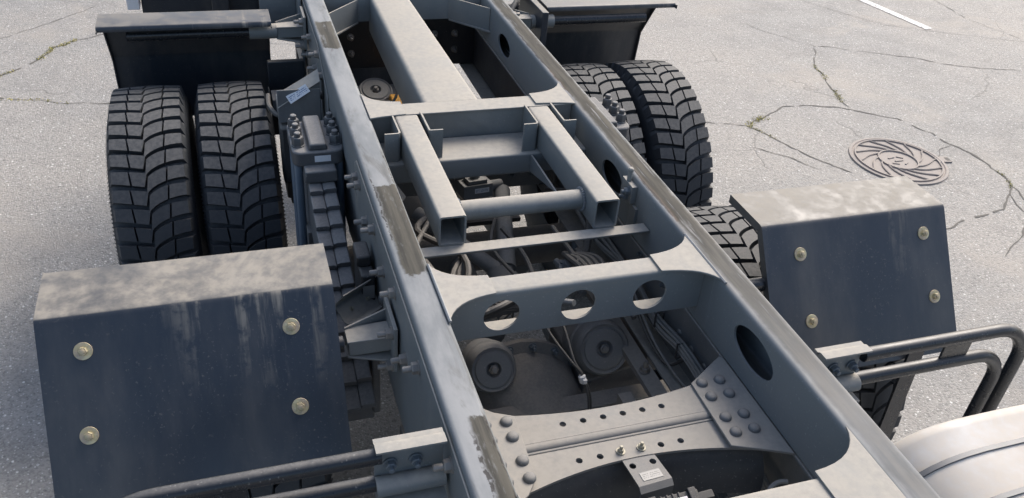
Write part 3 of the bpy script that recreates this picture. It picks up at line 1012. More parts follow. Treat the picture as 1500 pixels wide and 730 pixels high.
# ---- riveted chassis crossmember with two arched flange plates ------------
ZE = 1.098
b = MB()
def Eback(x):
    return 1.252 + .42 * x * x
def Efront(x):
    return 1.103 - .55 * x * x
xs = [-.30 + .6 * i / 24 for i in range(25)]
def hole(cx, cy):
    return ell(cx, cy, .0078, .0078, 12)
out = [(x, Eback(x)) for x in xs] + [(.30, 1.186), (-.30, 1.186)]
b.plate(out, [hole(-.128 + .0492 * i, 1.2245) for i in range(6)], .007, Matrix.Translation((0, 0, ZE)))
out = [(x, 1.166) for x in (-.30, .30)] + [(x, Efront(x)) for x in reversed(xs)]
b.plate(out, [hole(-.127 + .049 * i, 1.1225) for i in range(6)], .007, Matrix.Translation((0, 0, ZE - .008)))
# webs of the two back-to-back channels with rounded shoulders
b.strip(round_path([(1.1859, ZE - .0005), (1.168, ZE - .0005), (1.168, .92)], .013, 6), .005, -.30, .30, 'x')
b.strip(round_path([(1.1655, ZE - .0087), (1.1645, ZE - .0087), (1.1645, .92)], .0009, 2), -.004, -.30, .30, 'x')
em = b.obj('crossmember', 'tan', truck)
em['label'] = 'riveted chassis crossmember with two rows of small holes'
M['etop'] = dusty('crossmember_paint', (.16, .168, .17), (.19, .196, .196), rough=.5, amount=.75, side=.25, dust=(.35, .32, .275), nscale=7, wear=True)
em.data.materials[0] = M['etop']
# dark curved apron below the front edge
b = MB()
vs, fs = [], []
nz = 8
for i, x in enumerate(xs):
    for k in range(nz + 1):
        t = k / nz
        a = t * math.pi * .55
        y = Efront(x) + .006 - .075 * math.sin(a)
        z = ZE - .012 - .012 * t - .095 * (1 - math.cos(a))
        vs.append((x, y + .045, z))
for i in range(len(xs) - 1):
    for k in range(nz):
        q = i * (nz + 1) + k
        fs.append((q, q + 1, q + nz + 2, q + nz + 1))
nv = len(vs)
vs2 = [(x, y + .006, z - .004) for x, y, z in vs]
fs2 = [tuple(nv + i for i in reversed(f)) for f in fs]
b.add(vs + vs2, fs + fs2)
b.obj('curved_apron', 'chamber', em)
# gusset plates riveted at both ends
gr = MB().plate([(.219, 1.272), (.335, 1.345), (.343, 1.335), (.343, 1.015), (.300, 1.035), (.214, 1.070)], [], .007, Matrix.Translation((0, 0, ZE + .0075))).obj('gusset', 'frame', em, bevel=.0015)
gl = MB().plate([(-.343, 1.335), (-.335, 1.345), (-.272, 1.288), (-.230, 1.268), (-.238, 1.09), (-.268, 1.050), (-.343, 1.0)], [], .007, Matrix.Translation((0, 0, ZE + .0075))).obj('gusset', 'frame', em, bevel=.0015)
gr.data.materials[0] = M['etop']
gl.data.materials[0] = M['etop']
for x in (.244, .292):
    for y in (1.265, 1.218, 1.150, 1.103):
        put(ME_RIVET, em, (x, y, ZE + .0075), (0, 0, 1))
for y in (1.253, 1.207, 1.138, 1.090):
    put(ME_RIVET, em, (-.253, y, ZE + .0075), (0, 0, 1))
    put(ME_RIVET, em, (-.302, y, ZE + .0075), (0, 0, 1))
put(ME_ZNUT, em, (-.029, 1.124, ZE - .008), (0, 0, 1))
put(ME_ZNUT, em, (.0205, 1.1235, ZE - .008), (0, 0, 1))
# label bracket hung on its front edge
b = MB()
mm = Matrix.Translation((0, 0, 1.088))
b.plate([(-.035, 1.112), (.042, 1.112), (.052, 1.032), (-.028, 1.026)], [hole(-.018, 1.082), hole(.031, 1.084)], .004, mm)
b.add([(-.028, 1.026, 1.088), (.052, 1.032, 1.088), (.0525, 1.020, 1.078), (-.0275, 1.014, 1.078), (.053, 1.020, 1.03), (-.027, 1.014, 1.03),
       (-.028, 1.030, 1.084), (.052, 1.036, 1.084), (.0525, 1.024, 1.076), (-.0275, 1.018, 1.076), (.053, 1.024, 1.03), (-.027, 1.018, 1.03)],
      [(0, 1, 2, 3), (3, 2, 4, 5), (6, 9, 8, 7), (9, 11, 10, 8), (1, 7, 8, 2), (2, 8, 10, 4), (0, 3, 9, 6), (3, 5, 11, 9), (5, 4, 10, 11)])
hb = b.obj('label_bracket', 'rivet', truck)
MB().box(-.024, .024, -.011, .011, 0, .0008).obj('label_sticker', 'label_dark', hb, loc=(.011, 1.050, 1.0884), rot=(0, 0, R(4)))
# electrical connector
b = MB()
b.box(-.085, .075, -.022, .022, 0, .028)
b.box(-.055, -.025, -.026, .026, -.004, .034)
b.box(.05, .068, -.026, .026, -.004, .036)
b.box(.075, .10, -.014, .014, .004, .026)
b.box(-.12, -.085, -.012, .012, .004, .024)
for i in range(4):
    b.box(-.015 + .014 * i, -.010 + .014 * i, -.0235, .0235, .002, .031)
b.box(.065, .105, -.006, .012, .026, .034)
cn = b.obj('connector', 'plastic', truck, bevel=.002, loc=(.022, .985, 1.045), rot=(R(18), 0, R(2)))
MB().box(-.022, .022, -.0065, .0065, 0, .0008).obj('label_sticker', 'label_red', cn, loc=(.022, .004, .0315))
b = MB().tube([(-.12, .985, 1.055), (-.20, .97, 1.03), (-.30, .95, .97), (-.36, .9, .9)], .009, 8, 5)
b.obj('hose', 'hose', truck)
# coiled hoses in the corner behind the near crossmember
b = MB()
for k in range(2):
    pts = []
    for i in range(20):
        a = i / 19 * 2 * math.pi * 1.3 + k
        pts.append((.285 + .038 * math.cos(a) + .012 * k, .955 + .032 * math.sin(a), 1.02 - .004 * i + .02 * math.sin(a) + .02 * k))
    b.tube(pts, .0055, 7, 2)
b.obj('coiled_hose', 'cable', truck)

# ---- axles, brake chambers, drive line ------------------------------------
AY = (1.955, 3.24)
AZ = .503
for i, ay in enumerate(AY):
    b = MB()
    b.lathe([(.062, -.98), (.062, -.62), (.095, -.56), (.10, -.35), (.15, -.22), (.19, -.1), (.19, .1), (.15, .22), (.10, .35), (.095, .56), (.062, .62), (.062, .98)], frame_to((0, ay, AZ), (1, 0, 0)), 20)
    ax = b.obj('axle', 'cast', truck)
    d = -1
    b = MB()
    b.lathe([(.10, -.02), (.23, .0), (.235, .03), (.205, .045), (.19, .12), (.15, .2), (.105, .28), (.08, .34), (.08, .37), (.05, .38)], frame_to((.0, ay - .13, AZ + .05), (0, d, .22)), 28)
    di = b.obj('differential', 'cast', ax)
    fm = frame_to((.0, ay - .13, AZ + .05), (0, d, .22))
    for k in range(18):
        a = k / 18 * 6.283
        p = fm @ Vector((.219 * math.cos(a), .219 * math.sin(a), .036))
        put(ME_BOLT_S, ax, p, (fm.to_3x3() @ Vector((0, 0, 1))))
# prop shaft between axles
MB().tube([(0, 2.1, .60), (0, 2.8, .58), (0, 2.85, .58)], .045, 16).obj('prop_shaft', 'rod', truck)
MB().tube([(.0, .2, .72), (.0, 1.42, .66)], .055, 16).obj('prop_shaft', 'rod', truck)

def chamber(c, axis, r, depth):
    mm = frame_to(c, axis)
    b = MB()
    b.lathe([(r * .72, -depth), (r * .98, -depth * .85), (r * 1.0, -depth * .45), (r * 1.06, -depth * .42), (r * 1.06, -depth * .34), (r, -depth * .31), (r * .99, -.022), (r * .95, -.010), (r * .88, .000), (r * .84, -.001), (r * .80, -.005),
             (r * .76, -.005), (r * .72, .000), (r * .45, .001), (r * .31, .001), (r * .27, -.004), (r * .24, -.014), (r * .05, -.016)], mm, 36)
    o = b.obj('brake_chamber', 'drum', truck)
    b2 = MB()
    b2.lathe([(.0145, -.016), (.0145, .002), (.011, .004)], mm, 6)
    b2.lathe([(.0095, .002), (.0095, .012), (.007, .014)], mm, 12)
    b2.obj('bolt', 'bolt', o)
    return o
chamber((-.118, 1.735, .80), (-.05, -.82, .52), .074, .17)
chamber((.232, 1.738, .81), (-.05, -.82, .52), .086, .19)
chamber((-.112, 3.70, .80), (0, -.35, .92), .084, .17)
chamber((.20, 3.72, .78), (0, -.35, .92), .084, .17)

# torque rods, trunnion cross tube
for (p0, p1, r) in (((-.20, 2.42, .92), (.02, 2.14, .84), .026), ((.13, 2.5, .93), (.045, 2.14, .85), .03), ((.02, 2.14, .845), (.02, 1.98, .76), .045),
                    ((-.30, 2.55, .45), (-.30, 2.0, .36), .028), ((.30, 2.55, .45), (.30, 2.0, .36), .028), ((-.30, 2.65, .45), (-.30, 3.2, .36), .028), ((.30, 2.65, .45), (.30, 3.2, .36), .028)):
    MB().tube([p0, p1], r, 14).obj('torque_rod', 'rod', truck)
MB().prof([(.17, .62), (.42, .60), (.42, .66), (.34, .74), (.17, .70)], 1.72, 2.02, 'y').obj('ground_filler', 'cast', truck, bevel=.006)  # added block, covers bright ground showing through the frame
MB().box(-.60, -.45, 3.50, 3.53, .70, 1.04).obj('inner_guard', 'chamber', truck, bevel=.004)
for (ya, za, xa, xb, ra) in ((3.02, .50, .30, .62, .10), (2.72, .56, .24, .46, .09), (1.90, .40, .22, .62, .12)):
    MB().lathe([(.02, xa), (ra * .8, xa + .01), (ra, xa + .04), (ra, xb - .04), (ra * .8, xb - .01), (.02, xb)], frame_to((0, ya, za), (1, 0, 0)), 20).obj('tank_clutter', 'cast', truck)  # added tanks, hide the lit ground where the underside should be dark
MB().tube([(-.62, 2.60, .60), (.62, 2.60, .60)], .075, 20).obj('trunnion_tube', 'cast', truck)
b = MB()
b.box(-.41, .41, 2.66, 2.74, .84, 1.06)
b.box(-.41, .41, 2.60, 2.74, 1.06, 1.068)
tcm = b.obj('chassis_crossmember', 'frame_dark', truck, bevel=.003)
for x in (-.3, -.22, .22, .3):
    for z in (.9, .99):
        put(ME_BOLT_S, tcm, (x, 2.66, z), (0, -1, 0))
b = MB()
b.box(-.41, .41, 3.85, 3.93, .84, 1.09)
rcm = b.obj('chassis_crossmember', 'chamber', truck, bevel=.003)
for x in (-.30, -.2, .2, .3):
    for z in (.92, 1.0):
        put(ME_BOLT, rcm, (x, 3.85, z), (0, -1, 0))
b = MB()
b.box(-.41, .41, 1.60, 1.66, .66, .72)
b.obj('chassis_crossmember', 'cast', truck, bevel=.003)
# suspension pads on the lower flange, inside right rail
for s in (-1, 1):
    b = MB()
    b.prof([(s * .288, .79), (s * .335, .79), (s * .335, .815), (s * .288, .808)], 1.25, 2.2, 'y')
    b.prof([(s * .20, .60), (s * .24, .60), (s * .24, .80), (s * .20, .80)], 1.5, 1.56, 'y')
    fpd = b.obj('stay_plate', 'tan', truck)
    put(ME_BOLT, fpd, (s * .31, 1.62, .811), (0, 0, 1))
    put(ME_BOLT, fpd, (s * .31, 1.48, .811), (0, 0, 1))
    put(ME_BOLT, fpd, (s * .31, 1.98, .811), (0, 0, 1))
# tan plate on inner right frame web far, orange box, white marks
yz_plate([(2.62, .86), (2.95, .86), (2.95, 1.09), (2.62, 1.09)], [], .385, .006, -1).obj('inner_plate', 'tan', truck)
MB().box(-.06, .10, 3.44, 3.64, .70, .80).obj('orange_box', 'orange', truck, bevel=.006)
MB().box(-.33, .33, 2.80, 3.84, .58, .60).obj('dark_floor_sheet', 'chamber', truck, bevel=.003)  # added black floor sheet, keeps the far bay dark
for s in (-1, 1):
    yz_plate([(2.98, .845), (3.84, .845), (3.84, 1.085), (2.98, 1.085)], [], s * .402, .006, -s).obj('bay_dark_sheet', 'chamber', truck)  # added black lining on the rail webs, darkens the far bay
# valve block with a label
b = MB()
b.box(-.055, .055, -.035, .035, -.03, .02)
b.box(-.035, .035, -.03, .03, .02, .035)
b.lathe([(.016, .03), (.016, .055), (.010, .06)], None, 12)
b.lathe([(.02, 0), (.02, .05), (.012, .055)], Matrix.Translation((.05, 0, -.005)) @ Matrix.Rotation(R(90), 4, 'Y'), 12)
vb = b.obj('valve_block', 'rod', truck, bevel=.002, loc=(.03, 2.50, .955), rot=(R(-8), 0, R(6)))
MB().box(-.027, .027, -.009, .009, 0, .0008).obj('label_sticker', 'label', vb, loc=(.012, -.0355, -.002), rot=(R(90), 0, 0))

# hoses and cables ----------------------------------------------------------
def hose(pts, r, mat='hose', name='hose', seg=8, sm=5):
    return MB().tube(pts, r, seg, sm).obj(name, mat, truck)
# bundle along the right frame rail
for k in range(6):
    o_ = rnd.uniform(-.014, .014)
    z_ = .915 + .013 * (k % 3)
    xk = .368 + .011 * (k // 3)
    hose([(xk + o_, 2.6, z_ + .02), (xk - o_, 2.2, z_ - .01), (xk + o_, 1.9, z_ + .018), (xk, 1.72 - o_, z_ - .012), (xk + .004, 1.56, z_ + .008), (xk + .006, 1.42, z_), (xk, 1.25, z_ + .004), (.36, 1.0, z_ - .03), (.33, .7, z_ - .05)], .0042 + .001 * (k % 2), 'cable', 'cable')
for y in (1.42, 1.56, 1.7):
    MB().tube([(.362, y, .905), (.388, y, .905), (.388, y + .004, .952), (.362, y + .004, .952), (.362, y, .905)], .003, 6).obj('cable_tie', 'plastic', truck)
hose([(.345, 1.86, .95), (.345, 1.72, .88), (.36, 1.60, .85), (.38, 1.55, .90), (.375, 1.52, .93)], .0055)
hose([(.34, 1.84, .96), (.35, 1.66, .88), (.372, 1.5, .85), (.392, 1.40, .88), (.385, 1.36, .90)], .004, 'cable', 'cable')
# hanging pair with the white clip
hose([(-.03, 1.70, 1.05), (.0, 1.62, 1.0), (.04, 1.57, .95), (.075, 1.552, .90), (.09, 1.52, .83), (.085, 1.50, .72), (.06, 1.48, .6)], .0034, 'hose', 'cable')
hose([(.02, 1.74, 1.06), (.045, 1.65, 1.0), (.055, 1.58, .94), (.078, 1.552, .90), (.098, 1.525, .83), (.095, 1.50, .72), (.07, 1.48, .6)], .0034, 'hose', 'cable')
b = MB()
b.lathe([(.009, -.011), (.0105, -.009), (.0105, .009), (.009, .011)], frame_to((.074, 1.548, .895), (.25, -.25, -.9)), 14)
b.box(.070, .082, 1.533, 1.545, .888, .902)
b.obj('cable_clip', 'clip', truck, bevel=.001)
rr = random.Random(21)
# loose hoses of the middle bay
for k in range(11):
    x0 = rr.uniform(-.30, .32)
    y0 = rr.uniform(1.60, 1.95)
    z0 = rr.uniform(.84, 1.06)
    pts = [(x0, y0, z0)]
    for j in range(4):
        x0 += rr.uniform(-.11, .11)
        y0 += rr.uniform(.05, .20)
        z0 += rr.uniform(-.07, .06)
        pts.append((max(-.38, min(.38, x0)), y0, z0))
    hose(pts, rr.choice((.006, .008, .010, .014)), 'hose')
for k in range(12):
    x0 = rr.uniform(-.34, .3)
    y0 = rr.uniform(2.7, 3.0)
    z0 = rr.uniform(.80, .98)
    pts = [(x0, y0, z0)]
    for j in range(4):
        x0 += rr.uniform(-.18, .18)
        y0 += rr.uniform(.0, .25)
        z0 += rr.uniform(-.06, .06)
        pts.append((max(-.38, min(.38, x0)), y0, z0))
    hose(pts, rr.choice((.006, .008, .011)), 'hose')
def relay_valve(loc, rz, sc):
    b = MB()
    b.lathe([(.030, -.04), (.042, -.036), (.042, .0), (.046, .002), (.046, .012), (.038, .014), (.034, .034), (.012, .040)], None, 20)
    for a in (0, 1.57, 3.14, 4.4):
        b.lathe([(.014, .03), (.014, .062), (.010, .063), (.010, .075)], Matrix.Rotation(a, 4, 'Z') @ Matrix.Translation((0, 0, -.018)) @ Matrix.Rotation(R(90), 4, 'Y'), 8)
    for a in range(6):
        b.lathe([(.006, .012), (.006, .019)], Matrix.Rotation(a * 1.047, 4, 'Z') @ Matrix.Translation((.040, 0, 0)), 6)
    b.obj('relay_valve', 'rod', truck, loc=loc, rot=(R(8), 0, rz)).scale = (sc, sc, sc)
relay_valve((.21, 1.98, .93), .4, 1.1)
relay_valve((-.20, 1.80, .98), 1.2, .9)
relay_valve((.12, 2.86, .86), .2, 1.2)
relay_valve((-.22, 3.20, .84), .9, 1.1)
for k in range(5):
    o_ = .012 * k
    hose([(.21 + o_ * .5, 1.98, .99), (.18 + o_, 1.90, 1.03 - o_), (.10 + o_, 1.84, 1.0), (-.05, 1.80 + o_, .97 + .3 * o_), (-.2 + o_, 1.84, 1.02), (-.33, 1.95 + o_, .98), (-.37, 2.3, .95 + o_ * .5), (-.37, 2.9, .95)], .0055, 'hose')
for x in (.06, -.06, -.18):
    MB().tube([(x, 1.775, .955), (x, 1.775, 1.02), (x, 1.86, 1.02), (x, 1.86, .955), (x, 1.775, .955)], .003, 6).obj('cable_tie', 'plastic', truck)
# short thick hoses bundled right behind the holes of the crossmember
for k in range(7):
    xk = -.30 + .018 * k
    hose([(xk - .06, 1.62 + .01 * k, 1.03 + .01 * (k % 3)), (xk + .05, 1.66, 1.05 + .008 * k), (xk + .16, 1.70 + .01 * k, 1.04), (xk + .30, 1.78, .98)], .0085, 'hose')
for x0, x1 in ((-.03, -.01), (.055, .02)):
    hose([(x0, 1.63, 1.10), (x1 - .01, 1.72, 1.05), (x1, 1.85, .95)], .009, 'rod', 'hose', 10)
for k in range(5):
    hose([(.10 + .025 * k, 1.72, 1.09), (.15 + .022 * k, 1.80, 1.07 - .01 * k), (.17 + .02 * k, 1.92, 1.02), (.2, 2.05, .95)], .0095, 'hose', 'hose', 8)
# air tank far bay and added dark sheets between the rails
b = MB()
b.lathe([(.02, -.30), (.09, -.29), (.12, -.25), (.12, .25), (.09, .29), (.02, .30)], frame_to((.0, 4.10, .72), (1, 0, 0)), 24)
b.obj('tank_clutter', 'chamber', truck)
MB().box(-.40, .40, 4.02, 4.50, .38, .46).obj('dark_floor_sheet', 'chamber', truck, bevel=.004)  # added slab, blocks the bright ground seen through the far bay
MB().box(-.40, .40, 4.50, 4.56, .38, 1.05).obj('rear_ground_blocker', 'chamber', truck, bevel=.004)  # added upright sheet, closes the bright gap behind the far bay

# ---- wheels ---------------------------------------------------------------
def make_tyre():
    b = MB()
    prof = [(.285, -.105), (.30, -.118), (.34, -.135), (.40, -.144), (.44, -.143), (.465, -.136), (.478, -.129), (.487, -.117), (.4895, -.08), (.4905, 0)]
    prof = prof + [(r, -x) for r, x in reversed(prof[:-1])]
    seg = 72
    vs, fs = [], []
    for r, x in prof:
        for k in range(seg):
            a = 2 * math.pi * k / seg
            vs.append((x, r * math.cos(a), r * math.sin(a)))
    for i in range(len(prof) - 1):
        for k in range(seg):
            k2 = (k + 1) % seg
            fs.append((i * seg + k, i * seg + k2, (i + 1) * seg + k2, (i + 1) * seg + k))
    b.add(vs, fs)
    N = 48
    pitch = 2 * math.pi / N
    W = .122
    def lug(outline, edge):
        """outline: list of (u -1..1, v in pitches); extruded radially, outer edge faces run down the shoulder"""
        n = len(outline)
        top, bot = [], []
        cu = sum(p[0] for p in outline) / n
        cv = sum(p[1] for p in outline) / n
        for u, v in outline:
            rt = .5165 - .0065 * u * u
            x = u * W
            a = v * pitch
            top.append((x, rt * math.cos(a), rt * math.sin(a)))
            ub = cu + (u - cu) * 1.05
            vb_ = cv + (v - cv) * 1.06
            if edge and abs(u) > .97:
                x2, r2 = math.copysign(.1345, u), .470
            else:
                x2, r2 = ub * W, .488
            a = vb_ * pitch
            bot.append((x2, r2 * math.cos(a), r2 * math.sin(a)))
        fs = [tuple(range(n))]
        for i in range(n):
            j = (i + 1) % n
            fs.append((i, n + i, n + j, j))
        b.add(top + bot, fs)
    def groove(u, s):         # drop of the groove line towards the centre, in pitches
        return (1.15 * (1 - math.sqrt(max(0, 1 - ((1 - u) / 1.14) ** 2)))) if s > 0 else (.30 * (1 - abs(u)) ** 1.2)
    for k in range(N):
        for s in (-1, 1):
            off = k + (.0 if s > 0 else .12)
            # shoulder lug: wide open grooves at the edge, closing towards the centre
            gw = lambda u: .118 + .05 * max(0, abs(u) - .3) / .7
            us = [1.0, .93, .82, .70, .555]
            us2 = [1.0, .93, .82, .68, .515]
            lo = [(s * u, off + gw(u) + groove(u, s)) for u in us]
            hi = [(s * u, off + 1 - gw(u) + groove(u, s)) for u in us2]
            lug(lo + hi[::-1], True)
            # centre lug, parted from the shoulder lug by a thin slanted slit
            us = [.50, .40, .28, .16, .06, -.01] if s > 0 else [.505, .40, .30, .20, .12, .04]
            us2 = [.46, .35, .22, .10, .0, -.075] if s > 0 else [.455, .38, .30, .23, .17, .125]
            lo = [(s * u, off + gw(u) + groove(u, s)) for u in us]
            hi = [(s * u, off + 1 - gw(u) + groove(u, s)) for u in us2]
            lug(lo + hi[::-1], False)
    # ribs on the shoulder
    for k in range(N * 4):
        a = k * pitch / 4
        for s in (-1, 1):
            c_, s_ = math.cos(a), math.sin(a)
            c2, s2 = math.cos(a + pitch / 10), math.sin(a + pitch / 10)
            x0, x1 = s * .1385, s * .1465
            b.add([(x0, .468 * c_, .468 * s_), (x1, .44 * c_, .44 * s_), (x1, .44 * c2, .44 * s2), (x0, .468 * c2, .468 * s2)], [(0, 1, 2, 3)])
    return b.mesh('tyre', 'tyre', 40)
def make_rim():
    b = MB()
    b.lathe([(.06, -.02), (.10, .01), (.13, .0), (.17, -.03), (.22, -.035), (.255, -.06), (.27, -.10), (.286, -.112), (.290, -.118), (.290, -.105), (.275, -.09), (.27, .09), (.29, .105), (.29, .118), (.26, .10), (.2, .0), (.06, -.01)],
            frame_to((0, 0, 0), (1, 0, 0)), 40)
    for k in range(10):
        a = k / 10 * 6.283
        b.lathe([(.017, -.05), (.017, -.015), (.01, -.005)], frame_to((.0, .167 * math.cos(a), .167 * math.sin(a)), (1, 0, 0)), 6)
    return b.mesh('wheel', 'frame_dark')
ME_TYRE = make_tyre()
ME_RIM = make_rim()
XO = 1.192 - .122
XI = XO - .312
for ay in AY:
    for s in (-1, 1):
        MB().lathe([(.10, .44), (.205, .45), (.215, .46), (.215, .60), (.205, .62), (.16, .64)], frame_to((0, ay, AZ), (s, 0, 0)), 32).obj('brake_drum', 'cast', truck)
        for xx in (XO, XI):
            ph = rnd.random() * 6.28
            w = link('wheel', ME_RIM, truck, loc=(s * xx, ay, AZ + .012), rot=(ph, 0, 0))
            t = link('tyre', ME_TYRE, w)

# ---- leaf springs ---------------------------------------------------------
for s in (-1, 1):
    xc = s * (.507 if s < 0 else .525)
    b = MB()
    def ztop(i):
        return 1.055 - .0175 * i
    spr = bpy.data.objects.new('leaf_spring', None)
    # main leaf becomes the part's own mesh; the others are sub-parts
    leafs = []
    for i in range(11):
        hl = .19 + .070 * i
        z1 = ztop(i)
        th = .0155
        b = MB()
        ns = 14
        for side in (-1, 1):
            xa = xc + side * .0006
            xb = xc + side * .043
            xm = xc + side * .010
            sec = lambda z: [(xa, z - .004), (xm, z), (xb - side * .004, z), (xb, z - .003), (xb, z - th), (xa, z - th)]
            vs = []
            for k in range(ns + 1):
                yy = -hl + 2 * hl * k / ns
                sag = -.15 * yy * yy
                vs += [(p[0], 2.60 + yy + (.008 * (1 if side > 0 else 0)) * (1 if yy < 0 else -1) * (1 if k in (0, ns) else 0), p[1] + sag) for p in sec(z1)]
            fs = []
            m_ = 6
            for k in range(ns):
                for q in range(m_):
                    q2 = (q + 1) % m_
                    fs.append((k * m_ + q, k * m_ + q2, (k + 1) * m_ + q2, (k + 1) * m_ + q))
            fs += [tuple(range(m_ - 1, -1, -1)), tuple(ns * m_ + q for q in range(m_))]
            b.add(vs, fs)
        leafs.append(b)
    base = leafs[-1].obj('leaf_spring', 'spring', truck, bevel=.0015)
    for b in leafs[:-1]:
        b.obj('leaf', 'spring', base, bevel=.0015)
    # top clamp
    b = MB()
    out = rrect(-.083, .083, -.125, .105, .03, 5)
    b.prof([(xc + p[0], 2.62 + p[1]) for p in out], 1.093, 1.145, 'z')
    b.prof([(xc - .032, 1.145), (xc + .032, 1.145), (xc + .026, 1.168), (xc - .026, 1.168)], 2.505, 2.72, 'y')
    b.prof([(xc - .055, 1.055), (xc + .055, 1.055), (xc + .05, 1.098), (xc - .05, 1.098)], 2.45, 2.77, 'y')
    cl = b.obj('spring_clamp', 'spring', base, bevel=.006)
    for dx in (-.060, .060):
        for dy in (-.07, -.005, .06):
            put(ME_BIGNUT, base, (xc + dx, 2.62 + dy, 1.1455), (0, 0, 1), name='nut')
    for dx in (-.066, .066):
        for dy in (-.08, .07):
            MB().tube([(xc + dx, 2.60 + dy, .60), (xc + dx, 2.60 + dy, 1.094)], .0145, 14).obj('u_bolt', 'ubolt', base)
    if s < 0:
        MB().box(-.026, .026, -.0009, 0, -.011, .011).obj('label_sticker', 'label', base, loc=(xc + .012, 2.4945, 1.12), rot=(0, 0, 0))
    # spring seats / trunnion casting
    b = MB()
    b.lathe([(.09, -.07), (.13, -.06), (.13, .06), (.09, .07)], frame_to((xc, 2.60, .60), (1, 0, 0)), 24)
    b.box(xc - .055, xc + .055, 2.46, 2.74, .62, .86)
    b.obj('spring_seat', 'cast', base, bevel=.008)
    # spring end pads on the axles
    for ay in AY:
        b = MB()
        b.box(xc - .06, xc + .06, ay - .10, ay + .10, .56, .70)
        b.box(xc - .075, xc - .052, ay - .12, ay + .12, .60, .86)
        b.box(xc + .052, xc + .075, ay - .12, ay + .12, .60, .86)
        o = b.obj('spring_pad', 'cast', base, bevel=.006)
        put(ME_BOLT, base, (xc + .0, ay - .07, .70), (0, 0, 1))

# ---- fenders --------------------------------------------------------------
def fender(side, far):
    s = side
    x0, x1 = (.573, 1.218) if s < 0 else (.628, 1.268)
    x0, x1 = (min(s * x0, s * x1), max(s * x0, s * x1))
    zf = 1.235
    if not far:
        yf = 1.662 if s < 0 else 1.686
        path = round_path2([(yf + .174, zf), (yf, zf), (yf - .253, zf - .362)], .010)
    else:
        yf = 3.435 if s < 0 else 3.50
        path = round_path2([(yf, zf - .016), (yf, zf), (yf + .15, zf), (yf + .31, zf - .24), (yf + .345, zf - .55)], .010)
    b = MB()
    b.strip(path, .004 if far else -.004, x0, x1, 'x')
    # turned-down side lips
    for xe, d in ((x0, 1), (x1, -1)):
        lip = []
        L = []
        n = len(path)
        for i in range(n):
            a_ = Vector(path[max(i - 1, 0)])
            c_ = Vector(path[min(i + 1, n - 1)])
            t = (c_ - a_).normalized()
            nn = Vector((-t.y, t.x))
            if not far:
                nn = nn
            if nn.y > 0 or (abs(nn.y) < .3 and ((nn.x < 0) != far)):
                nn = -nn
            # inward normal: towards the wheel
            wheel = Vector((AY[1] if far else AY[0], AZ))
            if nn.dot(wheel - Vector(path[i])) < 0:
                nn = -nn
            L.append((Vector(path[i]), Vector(path[i]) + nn * .022))
        vs = []
        for p, q in L:
            vs += [(xe, p.x, p.y), (xe, q.x, q.y), (xe + d * .004, p.x, p.y), (xe + d * .004, q.x, q.y)]
        fs = []
        for i in range(n - 1):
            a, c = 4 * i, 4 * (i + 1)
            fs += [(a, c, c + 1, a + 1), (a + 2, a + 3, c + 3, c + 2), (a + 1, c + 1, c + 3, a + 3), (a, a + 2, c + 2, c)]
        fs += [(0, 1, 3, 2), (4 * n - 4, 4 * n - 2, 4 * n - 1, 4 * n - 3)]
        b.add(vs, fs)
    f = b.obj('fender', 'fender_far' if far else 'fender', truck)
    if not far:
        nrm = Vector((0, -.362, .253)).normalized()
        for (bx, by, bz) in ((1.127, 1.617, 1.173), (1.135, 1.51, 1.021), (.680, 1.613, 1.167), (.680, 1.504, 1.012)) if s < 0 else ((.744, 1.634, 1.169), (.759, 1.522, 1.025), (1.18, 1.642, 1.179), (1.198, 1.531, 1.037)):
            # drop each bolt exactly on the slope
            t = (yf - by) / .253
            pz = zf - .362 * t
            p = Vector((s * bx, by, pz)) + nrm * .0042
            put(ME_ZWASH, f, p, nrm, name='washer')
            put(ME_ZBOLT, f, p, nrm)
    return f
def round_path2(pts, r, n=4):
    out = [pts[0]]
    for i in range(1, len(pts) - 1):
        a, b_, c = Vector(pts[i - 1]), Vector(pts[i]), Vector(pts[i + 1])
        u, v = (a - b_).normalized(), (c - b_).normalized()
        p0, p1 = b_ + u * r, b_ + v * r
        for k in range(n + 1):
            t = k / n
            out.append(tuple((1 - t) ** 2 * p0 + 2 * t * (1 - t) * b_ + t * t * p1))
    out.append(pts[-1])
    return out
fn_l = fender(-1, False)
fn_r = fender(1, False)
ff_l = fender(-1, True)
ff_r = fender(1, True)
fn_l['label'] = 'near left black fender with four zinc bolts and water stained top'
fn_r['label'] = 'near right black fender with four zinc bolts'
ff_l['label'] = 'far left black fender with dusty top edge'
ff_r['label'] = 'far right black fender'
